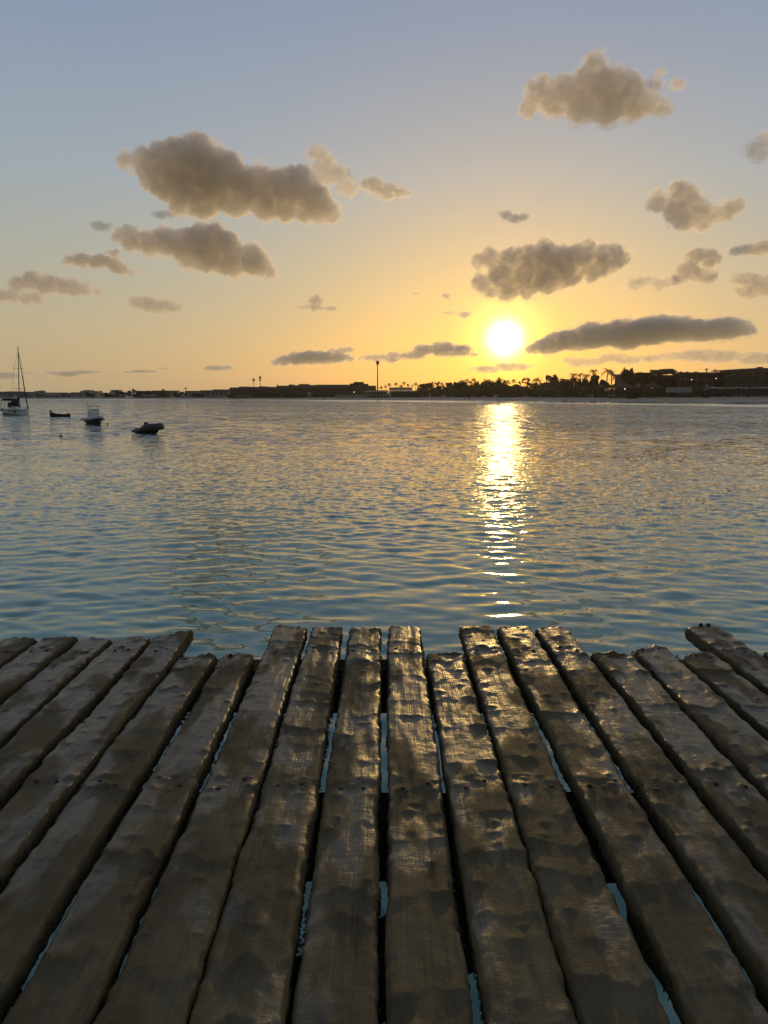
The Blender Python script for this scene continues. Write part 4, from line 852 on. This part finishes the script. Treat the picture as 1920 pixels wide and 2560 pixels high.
# ------------------------------------------------------------------ people
def person(u, v, d, lab, pose='stand', hgt=1.72, shirt=0, z=None, rz=0, scale=1):
    c = at(u, v, d); zg = max(gzf(c.x, d), 0) if z is None else z
    J = dict(pel=(0, 0, .53), ch=(0, 0, .72), nk=(0, 0, .84), hd=(0, -.01, .90), ht=(0, -.005, .97), sl=(-.105, 0, .81), sr=(.105, 0, .81), el=(-.145, .01, .65), er=(.145, .01, .65), hl=(-.15, -.04, .49), hr=(.15, -.04, .49),
             kl=(-.065, -.02, .28), kr=(.065, .0, .28), al=(-.07, .02, .04), ar=(.075, .05, .04), tl=(-.075, -.08, .015), tr=(.08, -.05, .015))
    if pose == 'point': J['er'] = (.27, -.02, .78); J['hr'] = (.42, -.04, .70); J['el'] = (-.2, 0, .68)
    if pose == 'walk': J['kl'] = (-.05, -.10, .29); J['al'] = (-.05, -.10, .04); J['tl'] = (-.05, -.19, .02); J['ar'] = (.06, .17, .06); J['tr'] = (.06, .1, .015)
    ed = [('pel', 'ch'), ('ch', 'nk'), ('nk', 'hd'), ('hd', 'ht'), ('ch', 'sl'), ('ch', 'sr'), ('sl', 'el'), ('sr', 'er'), ('el', 'hl'), ('er', 'hr'), ('pel', 'kl'), ('pel', 'kr'), ('kl', 'al'), ('kr', 'ar'), ('al', 'tl'), ('ar', 'tr')]
    rad_ = dict(pel=.09, ch=.085, nk=.034, hd=.055, ht=.045, sl=.038, sr=.038, el=.026, er=.026, hl=.02, hr=.02, kl=.038, kr=.038, al=.024, ar=.024, tl=.018, tr=.018)
    ks = list(J); me = bpy.data.meshes.new('body'); me.from_pydata([tuple(x * hgt for x in J[k]) for k in ks], [(ks.index(a_), ks.index(b2)) for a_, b2 in ed], [])
    o = bpy.data.objects.new('tmp', me); COL.objects.link(o); md = o.modifiers.new('s', 'SKIN')
    for k, sv in zip(ks, me.skin_vertices[0].data): sv.radius = (rad_[k] * hgt, rad_[k] * hgt * (.75 if k in ('pel', 'ch') else 1)); sv.use_root = (k == 'pel')
    o.modifiers.new('d', 'SUBSURF').levels = 1
    bme = bpy.data.meshes.new_from_object(o.evaluated_get(bpy.context.evaluated_depsgraph_get())); bpy.data.objects.remove(o)
    bme.materials.clear()
    e = empty('person', (c.x, d, zg), rz, lab, 'person'); link('body', bme, e, skinm)
    m = MB(); m.loft([[(r_ * hgt * math.cos(a_ * .6283), r_ * .8 * hgt * math.sin(a_ * .6283), zz_ * hgt) for a_ in range(10)] for r_, zz_ in ((.085, .44), (.102, .5), (.098, .56), (.09, .58))], True, True); m.build('swim_shorts', trunkcloth[shirt], e, True)
    m = MB(); m.lathe((0, .0, .91 * hgt), [(.052 * hgt, 0), (.06 * hgt, .03 * hgt), (.045 * hgt, .065 * hgt), (.005, .075 * hgt)], 9); m.build('hair', blackp, e, True)
    return e
def dw(v): return EYE * ppm(1) / (v - HORIZ)
person(811, 1003, 440, 'person with dark shorts standing in the swash before the long hotel', 'stand', 1.75, 0, .05)
person(1162, 1003, 415, 'left wader of the pair standing at the swash left of the sun glitter', 'stand', 1.7, 0, .06, .6)
person(1173.5, 1004, 408, 'right wader of the pair standing at the swash left of the sun glitter', 'walk', 1.78, 0, .06, .4)
person(1331, 1003, 382, 'small lone person in dark shorts walking along the wet sand', 'walk', 1.7, 0, None, 1.2)
person(1409, 1010, 300, 'taller wader with one arm held out at the water edge', 'point', 1.85, 0, .06, 0)
person(1415.5, 1009, 304, 'wader in pale shorts close behind the one holding an arm out', 'walk', 1.72, 1, .06, .4)
for u, v, lab in ((1281, 1019, 'left swimmer of the pair, head and shoulder above the glitter'), (1300, 1016.5, 'right swimmer of the pair, round dark head in the glitter'), (1555.5, 1024, 'lone swimmer far to the right of the glitter')):
    d = dw(v); person(u, v, d, lab, 'stand', 1.75, 0, -1.38, rnd.uniform(0, 6))

# ------------------------------------------------------------------ clouds: lumpy bodies of real scattering volume, far outside the haze
def cloud_mat(name, lo, hi, base_, scl, g=.66):
    m = bpy.data.materials.new(name); m.use_nodes = True; t = m.node_tree; t.nodes.clear(); q = NB(t)
    out = q.n('ShaderNodeOutputMaterial'); pv = q.n('ShaderNodeVolumePrincipled'); t.links.new(pv.outputs[0], out.inputs['Volume'])
    oc = q.n('ShaderNodeTexCoord').outputs['Object']; oi = q.n('ShaderNodeObjectInfo')
    seedv = q.vm('SCALE', (17.0, 31.0, 7.0), oi.outputs['Random'])
    vec = q.vm('ADD', q.vm('SCALE', oc, scl), seedv)
    nz = q.noise(vec, 1.0, 5, .62)
    d_ = q.mapr(nz, lo, hi, base_, 1.0)
    at_ = q.n('ShaderNodeAttribute'); at_.attribute_type = 'OBJECT'; at_.attribute_name = 'cloud_density'
    q.put(pv.inputs['Density'], q.m('MULTIPLY', d_, at_.outputs['Fac']))
    pv.inputs['Color'].default_value = (.978, .952, .922, 1); pv.inputs['Anisotropy'].default_value = g
    return m
cmat = cloud_mat('cloud_vapour', .32, .60, .45, .0055); vmat = cloud_mat('cloud_veil', .44, .60, .0, .0085)
def cloud(label, blobs, off, sc, tau=4.0, flatten=1.0, lumps=3):
    """blobs (x, y, rx[, ry]) traced in a crop of the photograph at offset off and scale sc"""
    rs = random.Random(len(blobs) * 13 + int(blobs[0][0]))
    P = [(off[0] + b_[0] / sc, off[1] + b_[1] / sc, b_[2] / sc, (b_[3] if len(b_) > 3 else b_[2]) / sc) for b_ in blobs]
    um = sum(p_[0] for p_ in P) / len(P); vm_ = sum(p_[1] for p_ in P) / len(P)
    rr_ = ray(um, vm_).normalized(); el = math.asin(rr_.z); D = min(9000, 1300 / math.sin(max(el, .05)))
    k = 1 / FOC * D / (rr_.dot(ray(960, 1280).normalized())) ; cen = Vector((0, 0, EYE)) + rr_ * D
    right = Vector((rr_.y, -rr_.x, 0)).normalized(); upv = right.cross(rr_).normalized()
    bm = bmesh.new(); sizes = []
    def put(x, y, rx, ry, dep):
        c_ = (Vector((0, 0, EYE)) + ray(x, y).normalized() * (D + dep)) - cen
        mt = Matrix.Translation(c_) @ Matrix((right.to_4d() * 1, rr_.to_4d(), upv.to_4d(), (0, 0, 0, 1))).transposed().to_3x3().to_4x4() @ Matrix.Diagonal((rx * k, min(rx, ry * 1.6) * k * flatten, ry * k, 1))
        bmesh.ops.create_icosphere(bm, subdivisions=2, radius=1.0, matrix=mt)
    for x, y, rx, ry in P:
        put(x, y, rx * .92, ry * (.92 if len(P) > 9 or lumps < 3 else .66), 0)
        sizes.append(min(rx, ry))
        if len(P) > 9: put(x + rx * .25, y + ry * .1, rx * .8, ry * .7, 0)
        if len(P) <= 9 and lumps == 3:
            for j in range(7):
                a_ = rs.uniform(0, 6.28); q_ = rs.uniform(.22, .5); put(x + math.cos(a_) * rx * .95, y - math.sin(a_) * ry * .6, rx * q_ * 1.3, ry * q_ * .75, rs.uniform(-.5, .5) * rx * k)
            continue
        for j in range(lumps):
            a_ = rs.uniform(-.4, math.pi + .4); q_ = rs.uniform(.3, .5); put(x + math.cos(a_) * rx * .72, y - math.sin(a_) * ry * .72, rx * q_, ry * q_, rs.uniform(-.5, .5) * rx * k)
    me = bpy.data.meshes.new('cloud'); bm.to_mesh(me); bm.free()
    o = bpy.data.objects.new('cloud', me); COL.objects.link(o)
    ms = sum(sizes) / len(sizes) * k
    md = o.modifiers.new('r', 'REMESH'); md.mode = 'VOXEL'; md.voxel_size = max(ms / 7.5, 2)
    sm = o.modifiers.new('s', 'SMOOTH'); sm.factor = .5; sm.iterations = 4
    me2 = bpy.data.meshes.new_from_object(o.evaluated_get(bpy.context.evaluated_depsgraph_get())); bpy.data.objects.remove(o)
    V = np.empty(len(me2.vertices) * 3, np.float32); me2.vertices.foreach_get('co', V); V = V.reshape(-1, 3)
    Nn = np.empty(len(me2.vertices) * 3, np.float32); me2.vertices.foreach_get('normal', Nn); Nn = Nn.reshape(-1, 3)
    f_ = 1 / (ms * .8); sd = int(blobs[0][0]); a1, a2 = V[:, 0] + V[:, 1] * .6, V[:, 2] + V[:, 1] * .5
    am = 1.0 if len(blobs) > 9 else 1.5
    nz = (fbm(a1 * f_, a2 * f_, sd, 2, .5) * .17 + (.5 - np.abs(fbm(a1 * f_ * 2.7, a2 * f_ * 2.7, sd + 3, 4, .62))) * .28) * am
    V0 = V.copy(); V = V0 + Nn * (nz * ms)[:, None]; me2.vertices.foreach_set('co', V.ravel()); me2.update()
    veil = me2.copy(); veil.name = 'veil'; nz = .16 + .30 * fbm(a1 * f_ * .9, a2 * f_ * 1.3, sd + 8, 4, .6)
    veil.vertices.foreach_set('co', (V0 + Nn * (np.clip(nz, .03, .6) * ms)[:, None]).ravel()); veil.update()
    me2.materials.clear(); me2.materials.append(cmat)
    o = bpy.data.objects.new('cloud', me2); COL.objects.link(o); o.location = cen
    sf = ms / 240.0                                          # noise is laid out for lumps of this size
    me2.transform(Matrix.Diagonal((1 / sf, 1 / sf, 1 / sf, 1))); o.scale = (sf, sf, sf)
    o['cloud_density'] = float((.95 * tau + .9) / (2 * ms))
    veil.materials.clear(); veil.materials.append(vmat); veil.transform(Matrix.Diagonal((1 / sf, 1 / sf, 1 / sf, 1)))
    w = bpy.data.objects.new('veil', veil); COL.objects.link(w); w.parent = o; w['cloud_density'] = float(min(2.2, .8 + .45 * tau) / (2 * ms))
    return tag(o, label, 'cloud', 'small clouds in the evening sky')
Z1 = ((200, 300), 1.843); Z2 = ((1100, 100), 2.023); Z3 = ((1000, 540), 1.803); Z4 = ((0, 600), 2.592); ZM = ((480, 880), 3.456)
cloud('largest grey cloud high on the left with bright lower edge', [(215, 185, 45), (290, 195, 60), (370, 205, 75), (450, 185, 85), (530, 160, 85), (545, 110, 50), (600, 205, 80), (680, 245, 80), (620, 300, 90), (500, 310, 90), (400, 290, 80), (330, 270, 55), (760, 300, 80), (850, 290, 70), (920, 300, 70), (1000, 310, 80), (1060, 350, 80), (1110, 400, 65), (1155, 440, 38), (700, 375, 65), (560, 390, 60), (470, 385, 50), (850, 385, 60), (950, 400, 60), (1040, 430, 45)], *Z1, tau=6.5)
cloud('thin bright wisp joined to the right end of the largest cloud', [(1090, 160, 42), (1130, 205, 42), (1180, 250, 48), (1230, 310, 42), (1120, 250, 45)], *Z1, tau=1.5)
cloud('small bright cloud just right of the largest cloud', [(1360, 300, 40), (1420, 330, 42), (1490, 340, 30)], *Z1, tau=2.2)
cloud('long grey cloud slanting down right beneath the largest one', [(180, 530, 32), (240, 550, 50), (320, 570, 52), (400, 560, 65), (480, 580, 70), (560, 560, 75), (620, 540, 58), (680, 590, 70), (600, 640, 65), (700, 660, 62), (790, 640, 68), (845, 680, 42), (880, 705, 24), (500, 630, 50)], *Z1, tau=5.5)
cloud('little grey scrap above the left end of the slanting cloud', [(85, 485, 26), (120, 490, 20), (225, 500, 22)], *Z1, tau=1.3)
cloud('faint grey scrap beneath the left of the largest cloud', [(375, 435, 28, 20), (415, 435, 25, 18)], *Z1, tau=1.0)
cloud('wedge shaped cloud lower left of the slanting cloud', [(450, 130, 32), (540, 130, 50), (640, 140, 52), (730, 160, 50), (800, 190, 40), (860, 215, 24), (740, 85, 32)], *Z4, tau=3.5)
cloud('ragged double cloud cut off by the left edge', [(-20, 360, 45), (80, 360, 40), (170, 380, 34), (240, 375, 36), (120, 285, 46), (210, 262, 52), (300, 290, 55), (400, 300, 50), (480, 310, 50), (545, 320, 36), (630, 340, 24)], *Z4, tau=2.6)
cloud('small pale oval cloud low on the left', [(890, 400, 42), (960, 415, 58), (1040, 432, 54), (1110, 430, 48), (1160, 440, 30)], *Z4, tau=2.0)
cloud('tiny puff with a long thin base left of the sun', [(1090, 830, 30), (1080, 862, 26), (1010, 865, 40, 10), (1140, 872, 45, 12)], *Z1, tau=1.5)
cloud('bright topped cloud highest on the right', [(450, 350, 34), (500, 260, 52), (520, 210, 38), (570, 320, 60), (640, 270, 70), (740, 200, 60), (780, 130, 50), (830, 240, 80), (720, 330, 70), (850, 340, 70), (930, 260, 78), (900, 190, 40), (980, 320, 68), (1060, 320, 50), (1120, 340, 35), (1165, 355, 20)], *Z2, tau=3.6)
cloud('faint scraps at the right end of the highest cloud', [(1115, 165, 22), (1090, 225, 32), (1205, 225, 26)], *Z2, tau=1.0)
cloud('lumpy cloud on the right below the highest one', [(1100, 815, 44), (1210, 770, 50), (1260, 800, 50), (1200, 860, 55), (1240, 900, 58), (1310, 860, 50), (1380, 890, 40), (1450, 870, 45), (1500, 840, 34), (1330, 930, 40)], *Z2, tau=3.0)
cloud('tiny grey hook shaped scrap above the sun', [(330, 880, 26), (380, 905, 26), (420, 895, 18)], *Z2, tau=1.3)
cloud('broad dark cloud hanging right above the sun', [(350, 210, 32), (410, 190, 45), (500, 190, 52), (580, 200, 60), (660, 190, 72), (650, 130, 34), (740, 210, 70), (820, 190, 60), (850, 150, 42), (920, 200, 60), (970, 190, 55), (560, 270, 60), (450, 260, 60), (360, 300, 42), (660, 280, 70), (760, 260, 60), (480, 330, 50), (580, 330, 42), (400, 340, 32), (860, 250, 45)], *Z3, tau=4.5)
cloud('upright lumpy cloud right of the broad dark one', [(1320, 180, 38), (1360, 175, 44), (1400, 200, 40), (1300, 240, 40), (1340, 270, 40), (1380, 270, 34), (1275, 280, 28)], *Z3, tau=3.0)
cloud('thin wispy patch between the broad and the upright cloud', [(1080, 300, 35), (1160, 305, 35), (1060, 320, 24), (1210, 300, 30)], *Z3, tau=1.0)
cloud('mottled cloud at the right edge under the upright one', [(1530, 280, 34), (1590, 290, 40), (1640, 300, 35), (1560, 340, 34), (1620, 330, 30), (1690, 320, 40)], *Z3, tau=2.0)
cloud('small flat dark cloud at the right edge', [(1530, 155, 30, 18), (1590, 150, 40, 24), (1645, 135, 40, 30), (1700, 140, 40, 30)], *Z3, tau=2.2)
cloud('long flat grey cloud low to the right of the sun', [(610, 600, 45, 22), (680, 585, 80, 34), (780, 560, 110, 46), (880, 545, 120, 52), (1000, 535, 120, 58), (1120, 520, 120, 60), (1240, 512, 120, 54), (1360, 515, 110, 48), (1460, 505, 90, 48), (1540, 510, 55, 34)], *Z3, tau=5.0, lumps=2)
cloud('low grey cloud just left of the sun', [(-100, 640, 60, 20), (-30, 635, 60, 24), (40, 630, 55, 28), (110, 605, 60, 36), (190, 600, 70, 40), (270, 612, 60, 30), (320, 622, 32, 16)], *Z3, tau=2.6)
cloud('flat low grey cloud above the long dark hotel', [(730, 90, 45, 32), (800, 75, 70, 45), (900, 60, 90, 52), (1010, 50, 110, 60), (1130, 50, 120, 55), (1260, 50, 110, 45), (1360, 62, 55, 26), (1240, 0, 90, 26), (1330, -20, 80, 24)], *ZM, tau=2.4, lumps=2)
cloud('pale streak cloud low between the boats and the hotel', [(1400, 830, 80, 18), (1470, 828, 50, 14)], *Z4, tau=1.3, lumps=1)
cloud('pale streak cloud low above the white motorboat', [(830, 856, 30, 7), (900, 852, 70, 9), (970, 852, 60, 8), (1060, 833, 38, 6)], *Z4, tau=1.1, lumps=1)
cloud('pale streak cloud low above the small open boat', [(350, 862, 50, 10), (440, 868, 80, 16), (540, 858, 80, 12), (610, 856, 45, 9)], *Z4, tau=1.2, lumps=1)
cloud('pale streak cloud low behind the sailboat mast', [(-30, 885, 70, 20), (50, 878, 80, 20), (200, 866, 40, 8)], *Z4, tau=1.1, lumps=1)
cloud('pale low cloud bank over the trees at the right', [(1180, 640, 55, 26), (1250, 630, 60, 26), (1330, 625, 70, 34), (1410, 640, 60, 26), (1480, 630, 60, 30), (1560, 640, 60, 26), (1630, 640, 60, 30), (1700, 640, 60, 30)], *Z3, tau=1.2)
cloud('faint low cloud bank just under the sun', [(400, 690, 60, 18), (480, 680, 60, 24), (545, 680, 50, 20)], *Z3, tau=.9)
cloud('faint low cloud bank between the sun and the right bank', [(790, 660, 40, 26), (860, 660, 60, 24), (960, 640, 60, 30), (1040, 645, 60, 24)], *Z3, tau=.9)
cloud('two tiny puffs left of the broad dark cloud', [(205, 362, 18, 16), (70, 350, 12, 10)], *Z3, tau=.9)
cloud('small faint puff upper left of the sun', [(290, 445, 24, 18), (230, 435, 30, 12)], *Z3, tau=.9)
cloud('very faint grey patch at the right edge high up', [(1600, 560, 45, 40), (1660, 510, 45, 40)], *Z2, tau=.7)

# ------------------------------------------------------------------ haze over the bay
hz = bpy.data.materials.new('sea_haze'); hz.use_nodes = True; t = hz.node_tree; t.nodes.clear(); q = NB(t)
out = q.n('ShaderNodeOutputMaterial'); pv = q.n('ShaderNodeVolumePrincipled'); t.links.new(pv.outputs[0], out.inputs['Volume'])
pv.inputs['Color'].default_value = (.96, .93, .90, 1); pv.inputs['Density'].default_value = .00006; pv.inputs['Anisotropy'].default_value = .70
m = MB(); m.box((0, 350, 13.2), (2100, 2000, 33)); tag(m.build('haze', hz), 'thin warm evening haze over the bay and shore', 'haze', None, 'stuff')
